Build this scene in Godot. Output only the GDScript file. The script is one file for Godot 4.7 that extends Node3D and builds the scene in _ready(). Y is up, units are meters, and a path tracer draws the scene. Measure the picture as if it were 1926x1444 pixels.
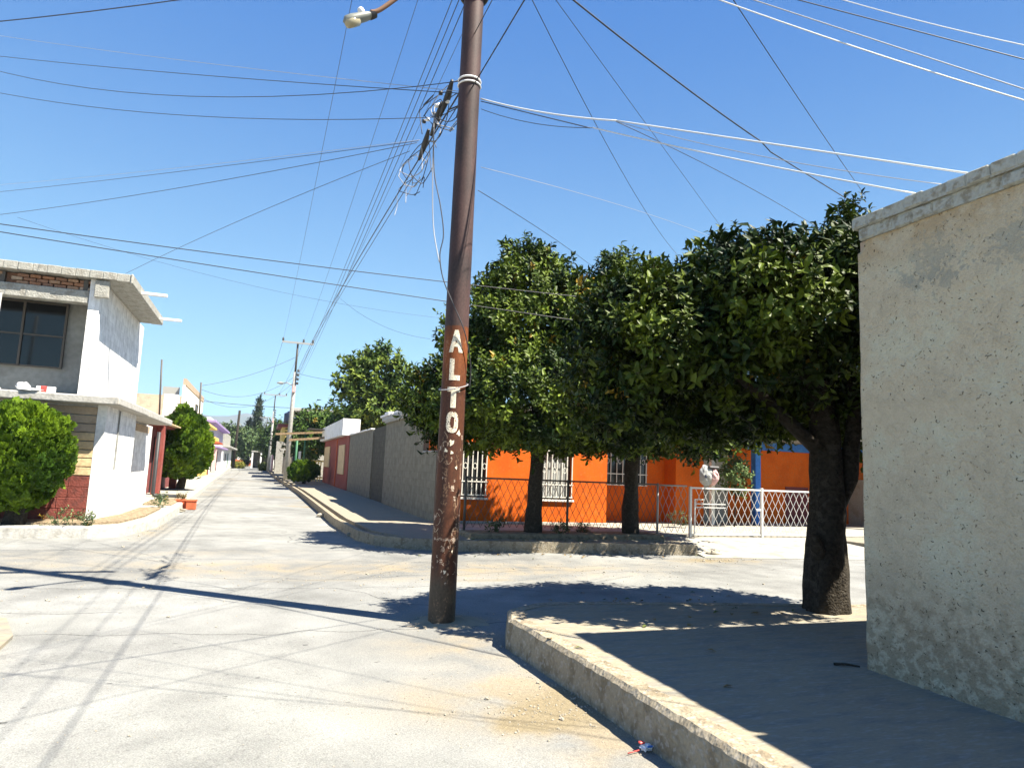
extends Node3D
# A street corner in a dry northern town: a painted utility pole, clipped trees, an orange house, a plastered wall.

var used := {}
var rng := RandomNumberGenerator.new()
var M := {}
var B := {}          # meshes that are shared


# ------------------------------------------------------------------ naming
func numbered(called: String) -> String:
	var n: int = used.get(called, 0)
	used[called] = n + 1
	return called if n == 0 else "%s_%03d" % [called, n]


func tag(o: Node3D, label: String, category := "", group := "", kind := "") -> Node3D:
	if label: o.set_meta("label", label)
	if category: o.set_meta("category", category)
	if group: o.set_meta("group", group)
	if kind: o.set_meta("kind", kind)
	return o


func thing(called: String, label: String, category: String, at := Vector3.ZERO, group := "") -> Node3D:
	var o := Node3D.new()
	o.name = numbered(called)
	add_child(o)
	o.position = at
	tag(o, label, category, group)
	return o


func obj(called: String, st: Variant, m: Material, parent: Node = null) -> MeshInstance3D:
	var o := MeshInstance3D.new()
	if st is SurfaceTool:
		st.generate_normals()
		o.mesh = st.commit()
	else:
		o.mesh = st
	o.material_override = m
	if parent == null:
		o.name = numbered(called)
		add_child(o)
	else:
		o.name = called
		parent.add_child(o, true)
	return o


func struct(called: String, st: Variant, m: Material) -> MeshInstance3D:
	var o := obj(called, st, m)
	o.set_meta("kind", "structure")
	return o


# ------------------------------------------------------------------ shapes
func mb(smooth := false) -> SurfaceTool:
	var st := SurfaceTool.new()
	st.begin(Mesh.PRIMITIVE_TRIANGLES)
	st.set_smooth_group(0 if smooth else -1)
	return st


func quad(st: SurfaceTool, a: Vector3, b: Vector3, c: Vector3, d: Vector3) -> void:
	for p in [a, b, c, a, c, d]:
		st.add_vertex(p)


func box(st: SurfaceTool, c: Vector3, s: Vector3, bevel := 0.0, basis := Basis()) -> SurfaceTool:
	var h := s * 0.5
	var b: float = minf(bevel, 0.45 * minf(s.x, minf(s.y, s.z)))
	for ax in 3:
		var u := (ax + 1) % 3
		var v := (ax + 2) % 3
		for sg in [-1.0, 1.0]:
			var p := []
			for q in [[-1, -1], [1, -1], [1, 1], [-1, 1]]:
				var w := Vector3.ZERO
				w[ax] = sg * h[ax]
				w[u] = q[0] * (h[u] - b)
				w[v] = q[1] * (h[v] - b)
				p.append(c + basis * w)
			if sg > 0: quad(st, p[3], p[2], p[1], p[0])
			else: quad(st, p[0], p[1], p[2], p[3])
	if b <= 0.0:
		return st
	for ax in 3:
		var u := (ax + 1) % 3
		var v := (ax + 2) % 3
		for su in [-1.0, 1.0]:
			for sv in [-1.0, 1.0]:
				var p := []
				for q in [[-1, 0], [1, 0], [1, 1], [-1, 1]]:
					var w := Vector3.ZERO
					w[ax] = q[0] * (h[ax] - b)
					w[u] = su * (h[u] - (b if q[1] == 0 else 0.0))
					w[v] = sv * (h[v] - (b if q[1] == 1 else 0.0))
					p.append(c + basis * w)
				if su * sv > 0: quad(st, p[0], p[1], p[2], p[3])
				else: quad(st, p[3], p[2], p[1], p[0])
	for sx in [-1.0, 1.0]:
		for sy in [-1.0, 1.0]:
			for sz in [-1.0, 1.0]:
				var t := [Vector3(sx * h.x, sy * (h.y - b), sz * (h.z - b)), Vector3(sx * (h.x - b), sy * h.y, sz * (h.z - b)), Vector3(sx * (h.x - b), sy * (h.y - b), sz * h.z)]
				if sx * sy * sz > 0: t.reverse()
				for p in t:
					st.add_vertex(c + basis * p)
	return st


# a box given by its low and high corners
func span(a: Vector3, b: Vector3, bevel := 0.0) -> SurfaceTool:
	return box(mb(), (a + b) * 0.5, (b - a).abs(), bevel)


func frame_of(d: Vector3) -> Basis:
	var z := d.normalized()
	var x := (Vector3.UP if absf(z.y) < 0.95 else Vector3.RIGHT).cross(z).normalized()
	return Basis(x, z.cross(x), z)


func tube(st: SurfaceTool, pts: Array, radii: Variant, sides := 6, caps := true) -> SurfaceTool:
	var rings := []
	var bs := Basis()
	for i in pts.size():
		var d: Vector3 = pts[mini(i + 1, pts.size() - 1)] - pts[maxi(i - 1, 0)]
		if i == 0:
			bs = frame_of(d)
		else:
			var z := d.normalized()
			var x := (bs.x - z * bs.x.dot(z)).normalized()
			bs = Basis(x, z.cross(x), z)
		var r: float = radii[i] if radii is Array else radii
		var ring := []
		for k in sides:
			var a := TAU * k / sides
			ring.append(pts[i] + (bs.x * cos(a) + bs.y * sin(a)) * r)
		rings.append(ring)
	for i in pts.size() - 1:
		for k in sides:
			var k2 := (k + 1) % sides
			quad(st, rings[i][k], rings[i][k2], rings[i + 1][k2], rings[i + 1][k])
	if caps:
		for e in [0, pts.size() - 1]:
			for k in sides:
				st.add_vertex(pts[e])
				st.add_vertex(rings[e][k if e > 0 else (k + 1) % sides])
				st.add_vertex(rings[e][(k + 1) % sides if e > 0 else k])
	return st


func rod(a: Vector3, b: Vector3, r: float, sides := 8) -> SurfaceTool:
	return tube(mb(true), [a, b], r, sides)


# turned about a vertical axis: profile of (radius, height)
func lathe(st: SurfaceTool, prof: Array, at: Vector3, sides := 16, basis := Basis()) -> SurfaceTool:
	for i in prof.size() - 1:
		for k in sides:
			var a := TAU * k / sides
			var b := TAU * (k + 1) / sides
			var p: Vector2 = prof[i]
			var q: Vector2 = prof[i + 1]
			quad(st, at + basis * Vector3(cos(a) * p.x, p.y, sin(a) * p.x), at + basis * Vector3(cos(a) * q.x, q.y, sin(a) * q.x), at + basis * Vector3(cos(b) * q.x, q.y, sin(b) * q.x), at + basis * Vector3(cos(b) * p.x, p.y, sin(b) * p.x))
	return st


# an upright prism over a plan of (x, z) corners
func prism(plan: PackedVector2Array, y0: float, y1: float, chamfer := 0.0) -> SurfaceTool:
	var st := mb()
	if not Geometry2D.is_polygon_clockwise(plan):
		plan.reverse()
	var inner := plan
	if chamfer > 0.0:
		var got := Geometry2D.offset_polygon(plan, -chamfer)
		if got.size() > 0: inner = got[0]
	var tri := Geometry2D.triangulate_polygon(inner)
	for i in range(0, tri.size(), 3):
		for k in 3:
			var p := inner[tri[i + k]]
			st.add_vertex(Vector3(p.x, y1, p.y))
	for i in plan.size():
		var a := plan[i]
		var b := plan[(i + 1) % plan.size()]
		var yt := y1 - chamfer
		quad(st, Vector3(a.x, y0, a.y), Vector3(b.x, y0, b.y), Vector3(b.x, yt, b.y), Vector3(a.x, yt, a.y))
		if chamfer > 0.0:
			# the chamfer, closed with the nearest inner corners
			var ia := inner[0]
			var ib := inner[0]
			for q in inner:
				if q.distance_to(a) < ia.distance_to(a): ia = q
				if q.distance_to(b) < ib.distance_to(b): ib = q
			quad(st, Vector3(a.x, yt, a.y), Vector3(b.x, yt, b.y), Vector3(ib.x, y1, ib.y), Vector3(ia.x, y1, ia.y))
	return st


func stick(st: SurfaceTool, a: Vector3, b: Vector3, w: float, t: float, up := Vector3.UP) -> SurfaceTool:
	var z := (b - a).normalized()
	var x := up.cross(z).normalized()
	return box(st, (a + b) * 0.5, Vector3(w, t, a.distance_to(b)), 0.0, Basis(x, z.cross(x), z))


# ------------------------------------------------------------------ materials
func lin(r: float, g: float, b: float) -> Color:
	return Color(r, g, b).linear_to_srgb()


func noise(sd: int, freq: float, oct := 4, kind := FastNoiseLite.TYPE_SIMPLEX_SMOOTH) -> FastNoiseLite:
	var n := FastNoiseLite.new()
	n.seed = sd
	n.frequency = freq
	n.fractal_octaves = oct
	n.noise_type = kind
	return n


func field(size: int, sd: int, freq: float, oct := 4) -> PackedByteArray:
	var im := noise(sd, freq, oct).get_seamless_image(size, size)
	im.convert(Image.FORMAT_L8)
	return im.get_data()


# albedo (linear) shifted towards other tones by noise layers [frequency, octaves, from, to, tone]: share runs 0..1 between the two noise levels
func surface(base: Color, layers: Array, metres: float, bump := 0.0, rough := 0.9, size := 512, sd := 7) -> StandardMaterial3D:
	var fields := []
	for i in layers.size():
		fields.append(field(size, sd * 31 + i * 7, layers[i][0], layers[i][1]))
	var fine := field(size, sd * 31 + 99, 0.09, 4)
	var bytes := PackedByteArray()
	bytes.resize(size * size * 3)
	for i in size * size:
		var r := base.r
		var g := base.g
		var b := base.b
		for k in fields.size():
			var l: Array = layers[k]
			var s := clampf((fields[k][i] / 255.0 - l[2]) / (l[3] - l[2]), 0.0, 1.0)
			var c: Color = l[4]
			s *= c.a
			r += (c.r - r) * s
			g += (c.g - g) * s
			b += (c.b - b) * s
		var f: float = 0.86 + fine[i] / 255.0 * 0.28
		bytes[i * 3] = int(255.0 * pow(clampf(r * f, 0, 1), 0.4545))
		bytes[i * 3 + 1] = int(255.0 * pow(clampf(g * f, 0, 1), 0.4545))
		bytes[i * 3 + 2] = int(255.0 * pow(clampf(b * f, 0, 1), 0.4545))
	var m := StandardMaterial3D.new()
	m.albedo_texture = ImageTexture.create_from_image(Image.create_from_data(size, size, false, Image.FORMAT_RGB8, bytes))
	m.roughness = rough
	m.metallic_specular = 0.3
	m.uv1_triplanar = true
	m.uv1_world_triplanar = true
	m.uv1_triplanar_sharpness = 4.0
	m.uv1_scale = Vector3.ONE / metres
	if bump > 0.0:
		m.heightmap_enabled = true
		m.heightmap_texture = ImageTexture.create_from_image(Image.create_from_data(size, size, false, Image.FORMAT_L8, fine))
		m.heightmap_scale = bump
	return m


func plain(c: Color, rough := 0.7, metal := 0.0) -> StandardMaterial3D:
	var m := StandardMaterial3D.new()
	m.albedo_color = c.linear_to_srgb()
	m.roughness = rough
	m.metallic = metal
	return m


func leafy(rough := 0.5, back := Color(0.10, 0.14, 0.02)) -> StandardMaterial3D:
	var m := StandardMaterial3D.new()
	m.vertex_color_use_as_albedo = true
	m.roughness = rough
	m.metallic_specular = 0.28
	m.backlight_enabled = true
	m.backlight = back
	m.cull_mode = BaseMaterial3D.CULL_DISABLED
	return m


const RX := 10.24        # the road texture covers x -10.24..10.24 and z -18.5..1.98
const RZ := 18.5
const RS := 20.48
const RN := 1536


func road_material() -> StandardMaterial3D:
	var broad := field(RN, 11, 0.004, 5)
	var mid := field(RN, 12, 0.022, 4)
	var speck := field(RN, 13, 0.30, 3)
	var px := RN / RS
	# dust: where tan soil lies on the old asphalt, as (x, z, reach across, reach along, strength)
	var dust := PackedFloat32Array()
	dust.resize(RN * RN)
	var dirt := PackedFloat32Array()
	dirt.resize(RN * RN)
	for d in [[1.95, -4.3, 0.42, 0.34, 1.5], [1.6, -4.15, 0.3, 0.2, 0.7], [2.2, -4.6, 0.2, 0.3, 0.6], [8.3, -11.25, 1.0, 0.35, 1.0], [1.95, -7.0, 0.4, 0.28, 0.8], [0.7, -9.6, 1.2, 0.12, 0.45], [3.2, -9.4, 1.4, 0.14, 0.5]]:
		blob(dirt, d[0], d[1], d[2], d[3], d[4])
	var pale := PackedFloat32Array()
	pale.resize(RN * RN)
	for d in [[1.9, -4.25, 0.6, 0.5, 1.2], [1.35, -4.7, 0.8, 0.6, 0.7], [2.0, -3.6, 0.3, 0.6, 0.8], [1.7, -6.1, 0.8, 0.5, 0.75], [2.1, -5.2, 0.5, 1.2, 0.4], [1.9, -7.1, 0.55, 0.4, 1.1], [3.5, -10.3, 3.6, 1.0, 0.75], [0.0, -10.8, 3.4, 0.8, 0.55], [-1.0, -12.6, 3.0, 0.6, 0.35], [8.4, -11.2, 1.2, 0.5, 1.0], [-5.0, -11.5, 4.0, 1.2, 0.45], [2.0, -15.5, 0.5, 2.0, 0.55], [-2.4, -6.0, 0.7, 0.8, 0.7], [-2.0, -16.0, 0.4, 2.0, 0.7], [2.2, -3.2, 0.35, 1.2, 0.5], [0.4, -3.0, 0.7, 0.5, 0.2]]:
		blob(dust, d[0], d[1], d[2], d[3], d[4])
	for d in [[0.0, -4.3, 1.5, 2.2, 0.5], [0.3, -3.2, 0.5, 0.25, 0.9], [-2.1, -7.4, 0.7, 0.6, 0.7], [0.2, -15.0, 1.0, 2.5, 0.4], [6.0, -9.2, 3.0, 0.5, 0.3]]:
		blob(pale, d[0], d[1], d[2], d[3], d[4])
	var bytes := PackedByteArray()
	bytes.resize(RN * RN * 3)
	for i in RN * RN:
		var a: float = broad[i] / 255.0 - 0.5
		var m: float = mid[i] / 255.0 - 0.5
		var s: float = speck[i] / 255.0 - 0.5
		var v := 0.27 * (1.0 + a * 0.55 + m * 0.42 + s * 0.24)
		if s < -0.27: v *= 0.8
		var q: float = clampf(dust[i] * (0.85 + m * 2.2 + a * 0.8) - 0.08, 0.0, 1.0) * 0.9
		var p: float = clampf(pale[i] * (0.7 + m + a), 0.0, 1.0) * 0.45
		var w := 0.30 * (1.0 + s * 0.30 + m * 0.25)
		var r := v * 0.99 + (0.37 - v) * p
		var g := v + (0.375 - v) * p
		var b := v * 0.95 + (0.335 - v) * p
		r += (w * 0.98 - r) * q
		g += (w * 0.83 - g) * q
		b += (w * 0.58 - b) * q
		var e: float = clampf(dirt[i] * (0.9 + m * 2.4 + a) - 0.12, 0.0, 1.0) * 0.85
		r += (0.25 * (1.0 + s * 0.4) - r) * e
		g += (0.205 * (1.0 + s * 0.4) - g) * e
		b += (0.125 * (1.0 + s * 0.4) - b) * e
		bytes[i * 3] = int(255.0 * pow(clampf(r, 0, 1), 0.4545))
		bytes[i * 3 + 1] = int(255.0 * pow(clampf(g, 0, 1), 0.4545))
		bytes[i * 3 + 2] = int(255.0 * pow(clampf(b, 0, 1), 0.4545))
	# cracks and old joints wander over the asphalt
	rng.seed = 5
	var starts := [[-3.2, -7.0, 0.05, 6.5], [-4.0, -9.3, 0.1, 8.0], [-0.5, -9.9, 0.0, 6.0], [-1.5, -11.9, 0.04, 7.0], [1.0, -9.0, 0.8, 1.7], [3.6, -9.0, 0.5, 2.4], [-6.0, -8.2, 0.02, 5.0], [2.5, -10.6, -0.05, 5.0], [-1.4, -14.2, 0.0, 3.2], [0.5, -16.5, 1.5, 3.0], [5.0, -9.9, 0.02, 5.0], [-3.0, -4.4, 1.0, 1.5]]
	for s in starts:
		var x: float = s[0]
		var z: float = s[1]
		var ang: float = s[2]
		var steps := int(s[3] / 0.012)
		var wob := noise(int(absf(x * 91.0 + z * 37.0)), 0.02, 3)
		for k in steps:
			var turn := ang + wob.get_noise_1d(k) * 1.1
			x += cos(turn) * 0.012
			z += sin(turn) * 0.012
			var deep: float = 0.62 + 0.3 * absf(wob.get_noise_1d(k * 3 + 500))
			stain(bytes, int((x + RX) * px), int((z + RZ) * px), deep)
			if k % 3 == 0: stain(bytes, int((x + RX) * px) + 1, int((z + RZ) * px), 0.85)
	for k in 420:       # droppings, oil spots, bits of rubbish trodden flat
		var x := rng.randf_range(-8, 9)
		var z := rng.randf_range(-16, 0)
		var big := 2 if rng.randf() < 0.12 else 1
		for i in big + 1:
			for j in big:
				stain(bytes, int((x + RX) * px) + i, int((z + RZ) * px) + j, rng.randf_range(0.45, 0.8))
	var mt := StandardMaterial3D.new()
	mt.albedo_texture = ImageTexture.create_from_image(Image.create_from_data(RN, RN, false, Image.FORMAT_RGB8, bytes))
	mt.roughness = 0.93
	mt.metallic_specular = 0.25
	mt.heightmap_enabled = true
	mt.heightmap_texture = ImageTexture.create_from_image(Image.create_from_data(RN, RN, false, Image.FORMAT_L8, speck))
	mt.heightmap_scale = 0.5
	# fine grit on a second, smaller layer
	var grit := field(512, 77, 0.16, 4)
	var gb := PackedByteArray()
	gb.resize(512 * 512 * 3)
	for i in 512 * 512:
		var f: float = clampf(0.90 + (grit[i] / 255.0 - 0.5) * 0.32, 0.0, 1.0)
		for c in 3:
			gb[i * 3 + c] = int(255.0 * f)
	mt.detail_enabled = true
	mt.detail_blend_mode = BaseMaterial3D.BLEND_MODE_MUL
	mt.detail_uv_layer = BaseMaterial3D.DETAIL_UV_2
	mt.detail_albedo = ImageTexture.create_from_image(Image.create_from_data(512, 512, false, Image.FORMAT_RGB8, gb))
	return mt


func blob(a: PackedFloat32Array, x: float, z: float, rx: float, rz: float, s: float) -> void:
	var px := RN / RS
	var cx := (x + RX) * px
	var cz := (z + RZ) * px
	for j in range(maxi(0, int(cz - rz * px * 2)), mini(RN, int(cz + rz * px * 2))):
		for i in range(maxi(0, int(cx - rx * px * 2)), mini(RN, int(cx + rx * px * 2))):
			var d := Vector2((i - cx) / (rx * px), (j - cz) / (rz * px)).length_squared()
			if d < 4.0:
				a[j * RN + i] += s * exp(-d * 1.3)


func stain(b: PackedByteArray, i: int, j: int, f: float) -> void:
	if i < 0 or j < 0 or i >= RN or j >= RN: return
	var k := (j * RN + i) * 3
	for c in 3:
		b[k + c] = int(b[k + c] * f)


# old plaster with trowel gouges, on the wall that faces the pavement; u runs 4 m along it, v 4 m down
func plaster_material() -> StandardMaterial3D:
	var n := 1280
	var broad := field(n, 41, 0.005, 4)
	var mid := field(n, 42, 0.028, 4)
	var fine := field(n, 43, 0.2, 3)
	var grain := field(n, 44, 0.09, 3)
	var bytes := PackedByteArray()
	bytes.resize(n * n * 3)
	var relief := PackedByteArray()
	relief.resize(n * n)
	var ppm := n / 4.0
	for j in n:
		var y := 4.0 - j / ppm
		var low: float = clampf((0.85 - y) / 0.7, 0.0, 1.0)
		var high: float = clampf((y - 2.85) / 0.25, 0.0, 1.0)
		for i in n:
			var q := j * n + i
			var a: float = broad[q] / 255.0 - 0.5
			var m: float = mid[q] / 255.0 - 0.5
			var f: float = fine[q] / 255.0 - 0.5
			var g: float = grain[q] / 255.0 - 0.5
			var v := 1.0 + a * 0.22 + m * 0.20 + f * 0.20 + g * 0.14
			var r := 0.50
			var gg := 0.437
			var b := 0.312
			var grey := clampf((a + m * 0.6) * 2.0, 0.0, 0.7)
			r -= 0.05 * grey
			b += 0.015 * grey
			var dirt := clampf(low * (0.45 + m * 2.2 + g), 0.0, 0.6)
			r = lerpf(r, 0.19, dirt)
			gg = lerpf(gg, 0.145, dirt)
			b = lerpf(b, 0.085, dirt)
			var rusty := clampf(high * (0.4 + a * 2.0 + m), 0.0, 0.6)
			r = lerpf(r, 0.34, rusty)
			gg = lerpf(gg, 0.235, rusty)
			b = lerpf(b, 0.12, rusty)
			# where the coat has come away and grey cement shows
			for p in [[0.62, 2.84, 0.20, 0.15], [0.70, 2.70, 0.10, 0.10], [1.17, 2.80, 0.16, 0.13], [0.45, 2.72, 0.09, 0.05]]:
				var d := Vector2((i / ppm - p[0]) / p[2], (y - p[1]) / p[3]).length()
				var bare := clampf((1.0 - d + m * 2.2 + g * 1.5) * 1.6, 0.0, 0.55)
				r = lerpf(r, 0.27, bare)
				gg = lerpf(gg, 0.27, bare)
				b = lerpf(b, 0.22, bare)
			bytes[q * 3] = int(255.0 * pow(clampf(r * v, 0, 1), 0.4545))
			bytes[q * 3 + 1] = int(255.0 * pow(clampf(gg * v, 0, 1), 0.4545))
			bytes[q * 3 + 2] = int(255.0 * pow(clampf(b * v, 0, 1), 0.4545))
			relief[q] = int(clampf(150 + m * 90 + f * 90 + g * 110 + a * 40, 0, 255))
	rng.seed = 21
	for k in 4600:       # gouges: short, ragged, thicker on the ground near the foot
		var x := rng.randi_range(0, n - 1)
		var yy := 3.2 * pow(rng.randf(), 1.35)
		var y := clampi(int((4.0 - yy) * ppm), 0, n - 1)
		if broad[y * n + x] < 118 and rng.randf() < 0.55: continue
		var lenn := rng.randi_range(2, 6) if rng.randf() < 0.93 else rng.randi_range(6, 13)
		var ang := rng.randf_range(-0.9, 0.9) + (PI * 0.5 if yy > 0.7 else 0.35)
		var wide := 2 if rng.randf() < 0.3 else 1
		var deep := rng.randf_range(0.42, 0.85)
		for s in lenn:
			ang += rng.randf_range(-0.35, 0.35)
			for w in wide:
				var i := posmod(int(x + cos(ang) * s) + w, n)
				var j := clampi(int(y + sin(ang) * s), 0, n - 1)
				var q := j * n + i
				bytes[q * 3] = int(bytes[q * 3] * deep)
				bytes[q * 3 + 1] = int(bytes[q * 3 + 1] * deep * 0.98)
				bytes[q * 3 + 2] = int(bytes[q * 3 + 2] * deep * 0.93)
				relief[q] = int(relief[q] * 0.4)
	var mt := StandardMaterial3D.new()
	mt.albedo_texture = ImageTexture.create_from_image(Image.create_from_data(n, n, false, Image.FORMAT_RGB8, bytes))
	mt.roughness = 0.95
	mt.metallic_specular = 0.2
	mt.heightmap_enabled = true
	mt.heightmap_texture = ImageTexture.create_from_image(Image.create_from_data(n, n, false, Image.FORMAT_L8, relief))
	mt.heightmap_scale = 1.6
	return mt


# rendered blockwork seen from far: courses of 0.2 x 0.4 m, covers 3.2 m
func block_material(base: Color, joint: float, sd: int) -> StandardMaterial3D:
	var n := 512
	var mid := field(n, sd, 0.02, 4)
	var drip := noise(sd + 3, 0.05, 3).get_seamless_image(n, 8)
	drip.convert(Image.FORMAT_L8)
	var streak := drip.get_data()
	var fine := field(n, sd + 1, 0.25, 3)
	var bytes := PackedByteArray()
	bytes.resize(n * n * 3)
	var relief := PackedByteArray()
	relief.resize(n * n)
	for j in n:
		for i in n:
			var q := j * n + i
			var row := j / 32
			var in_row := j % 32
			var in_block := (i + (32 if row % 2 == 1 else 0)) % 64
			var at_joint := in_row < 2 or in_block < 2
			var v: float = 1.0 + (mid[q] / 255.0 - 0.5) * 0.4 + (fine[q] / 255.0 - 0.5) * 0.25 + (streak[i] / 255.0 - 0.5) * 0.3
			v += (((row * 7 + (i / 64) * 13) % 5) - 2) * 0.02
			if at_joint: v *= joint
			bytes[q * 3] = int(255.0 * pow(clampf(base.r * v, 0, 1), 0.4545))
			bytes[q * 3 + 1] = int(255.0 * pow(clampf(base.g * v, 0, 1), 0.4545))
			bytes[q * 3 + 2] = int(255.0 * pow(clampf(base.b * v, 0, 1), 0.4545))
			relief[q] = int(clampf((60 if at_joint else 170) + (fine[q] - 128) * 0.3, 0, 255))
	var mt := StandardMaterial3D.new()
	mt.albedo_texture = ImageTexture.create_from_image(Image.create_from_data(n, n, false, Image.FORMAT_RGB8, bytes))
	mt.roughness = 0.95
	mt.metallic_specular = 0.2
	mt.uv1_triplanar = true
	mt.uv1_world_triplanar = true
	mt.uv1_scale = Vector3.ONE / 3.2
	mt.heightmap_enabled = true
	mt.heightmap_texture = ImageTexture.create_from_image(Image.create_from_data(n, n, false, Image.FORMAT_L8, relief))
	mt.heightmap_scale = 0.8
	return mt


# the pole's paint: u runs round it (the middle faces the corner), v runs from its foot to 10.5 m
func pole_material() -> StandardMaterial3D:
	var w := 256
	var h := 2048
	var im := Image.create(w, h, false, Image.FORMAT_RGB8)
	var n1 := noise(3, 0.03, 4)
	var n2 := noise(4, 0.012, 4)
	var n3 := noise(8, 0.12, 3)
	for j in h:
		var y := j * 10.5 / h
		for i in w:
			var a := n1.get_noise_2d(i * 0.8, j * 0.25)
			var b := n2.get_noise_2d(i * 0.6, j * 0.6)
			var f := n3.get_noise_2d(i, j)
			# upper length: weathered brown grey steel; painted reach: red brown; foot: bare and dusty
			var up := Color(0.040, 0.026, 0.024).lerp(Color(0.066, 0.036, 0.032), clampf(0.5 + b * 1.4, 0, 1))
			var paint := Color(0.085, 0.028, 0.012).lerp(Color(0.045, 0.018, 0.010), clampf(0.5 + a * 1.5, 0, 1))
			var foot := Color(0.11, 0.085, 0.055).lerp(Color(0.065, 0.048, 0.032), clampf(0.5 + b * 1.6, 0, 1))
			var c := up
			if y < 3.03 + 0.01 * a:
				c = paint
				var edge := absf(y - 2.72)
				if y > 2.2: c = c.lerp(Color(0.22, 0.06, 0.010), clampf((0.42 - edge) * 1.9 + a * 0.5, 0, 0.8))
			c = c.lerp(foot, clampf((0.62 - y) * 3.0 + b * 0.8, 0, 1))
			if a + f * 0.7 > 0.52 and y < 2.9: c = c.lerp(Color(0.20, 0.12, 0.07), 0.5)
			c = c * (1.0 + f * 0.35 + a * 0.2)
			im.set_pixel(i, j, Color(clampf(c.r, 0, 1), clampf(c.g, 0, 1), clampf(c.b, 0, 1)).linear_to_srgb())
	# scratched rings, scribbles and chips of paint in the lower part
	rng.seed = 9
	var px := h / 10.5
	for k in 26:
		var ci := w * 0.5 + rng.randf_range(-62, 62)
		var cj := rng.randf_range(0.55, 1.88) * px
		var ra := rng.randf_range(5, 13)
		var rb := rng.randf_range(5, 16)
		var a0 := rng.randf() * TAU
		var sweep := rng.randf_range(1.6, 5.6)
		var tone := Color(0.55, 0.44, 0.33).lerp(Color(0.27, 0.18, 0.11), rng.randf())
		for s in 90:
			var t := a0 + sweep * s / 90.0
			var i := int(ci + cos(t) * ra + sin(t * 2.3) * 2.0)
			var j := int(cj + sin(t) * rb)
			if i < 1 or i >= w - 1 or j < 1 or j >= h - 1 or n3.get_noise_2d(i * 2, j * 2) > 0.25: continue
			var was := im.get_pixel(i, j).srgb_to_linear()
			im.set_pixel(i, j, was.lerp(tone, 0.8).linear_to_srgb())
			im.set_pixel(i + 1, j, im.get_pixel(i + 1, j).srgb_to_linear().lerp(tone, 0.45).linear_to_srgb())
	for k in 46:
		var i0 := int(w * 0.5 + rng.randf_range(-66, 66))
		var j0 := int(rng.randf_range(0.4, 1.95) * px)
		var big := rng.randi_range(1, 5) if rng.randf() < 0.6 else 2
		for s in big * big * 3:
			var i := i0 + rng.randi_range(-big, big)
			var j := j0 + rng.randi_range(-big, big)
			if i > 0 and i < w and j > 0 and j < h: im.set_pixel(i, j, Color(0.62, 0.54, 0.44).linear_to_srgb())
	for k in 2:           # a torn strip of tape round it
		for i in range(84, 176):
			var j := int((0.86 - k * 0.012) * px + sin(i * 0.3) * 1.5)
			if n3.get_noise_2d(i * 3, k * 50) > -0.2: im.set_pixel(i, j, Color(0.6, 0.52, 0.42).linear_to_srgb())
	var mt := StandardMaterial3D.new()
	mt.albedo_texture = ImageTexture.create_from_image(im)
	mt.roughness = 0.62
	mt.metallic_specular = 0.4
	return mt


# ------------------------------------------------------------------ foliage
func leaf(st: SurfaceTool, at: Vector3, d: Vector3, up: Vector3, l: float, w: float, tint: Color, droop := 0.25) -> void:
	var side := d.cross(up).normalized()
	var nrm := side.cross(d).normalized()
	var m := at + d * l * 0.5 + nrm * l * 0.04
	var tip := at + d * l - nrm * l * droop
	var fold := nrm * w * 0.22
	st.set_color(tint)
	for s in [-1.0, 1.0]:
		var e: Vector3 = m + side * w * 0.5 * s + fold
		var e2: Vector3 = at + d * l * 0.25 + side * w * 0.34 * s + fold * 0.7
		var e3: Vector3 = at + d * l * 0.8 - nrm * l * droop * 0.55 + side * w * 0.36 * s + fold * 0.4
		var t: Array = [at, e2, m, e2, e, m, e, e3, m, e3, tip, m]
		if s > 0: t.reverse()
		for p in t:
			st.add_vertex(p)


# a twig with leaves round it, pointing up +y
func sprig(sd: int, count: int, ll: float, lw: float, stem: float) -> ArrayMesh:
	rng.seed = sd
	var st := mb()
	st.set_color(Color(0.10, 0.075, 0.05))
	tube(st, [Vector3.ZERO, Vector3(0, stem, 0)], 0.004, 3, false)
	for k in count:
		var t := float(k) / (count - 1)
		var a := k * 2.4 + rng.randf_range(-0.3, 0.3)
		var lift := lerpf(-0.1, 1.25, t * t) + rng.randf_range(-0.45, 0.45)
		var d := Vector3(cos(a) * cos(lift), sin(lift), sin(a) * cos(lift))
		var s := rng.randf_range(0.8, 1.15)
		var v := rng.randf_range(0.7, 1.3)
		leaf(st, Vector3(0, stem * (0.2 + 0.8 * t), 0), d, Vector3.UP + Vector3(rng.randf_range(-0.4, 0.4), 0, rng.randf_range(-0.4, 0.4)), ll * s, lw * s, Color(v, v, v * rng.randf_range(0.8, 1.1)), rng.randf_range(0.0, 0.5))
	st.generate_normals()
	return st.commit()


# the flat upright spray of a clipped arborvitae
func spray(sd: int) -> ArrayMesh:
	rng.seed = sd
	var st := mb()
	for k in 9:
		var t := (k - 4) / 4.0
		var d := Vector3(sin(t * 0.9), cos(t * 0.9), rng.randf_range(-0.18, 0.18)).normalized()
		var at := Vector3(t * 0.01, 0.02 + 0.05 * (1.0 - absf(t)), 0)
		var v := rng.randf_range(0.75, 1.25)
		leaf(st, at, d, Vector3(rng.randf_range(-0.2, 0.2), 0, 1), rng.randf_range(0.07, 0.11), 0.028, Color(v, v, v), -0.05)
		leaf(st, at + d * 0.04, d.rotated(Vector3(0, 0, 1), 0.5 if k % 2 == 0 else -0.5), Vector3(0, 0, 1), 0.05, 0.02, Color(v, v, v), 0.05)
	st.generate_normals()
	return st.commit()


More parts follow.
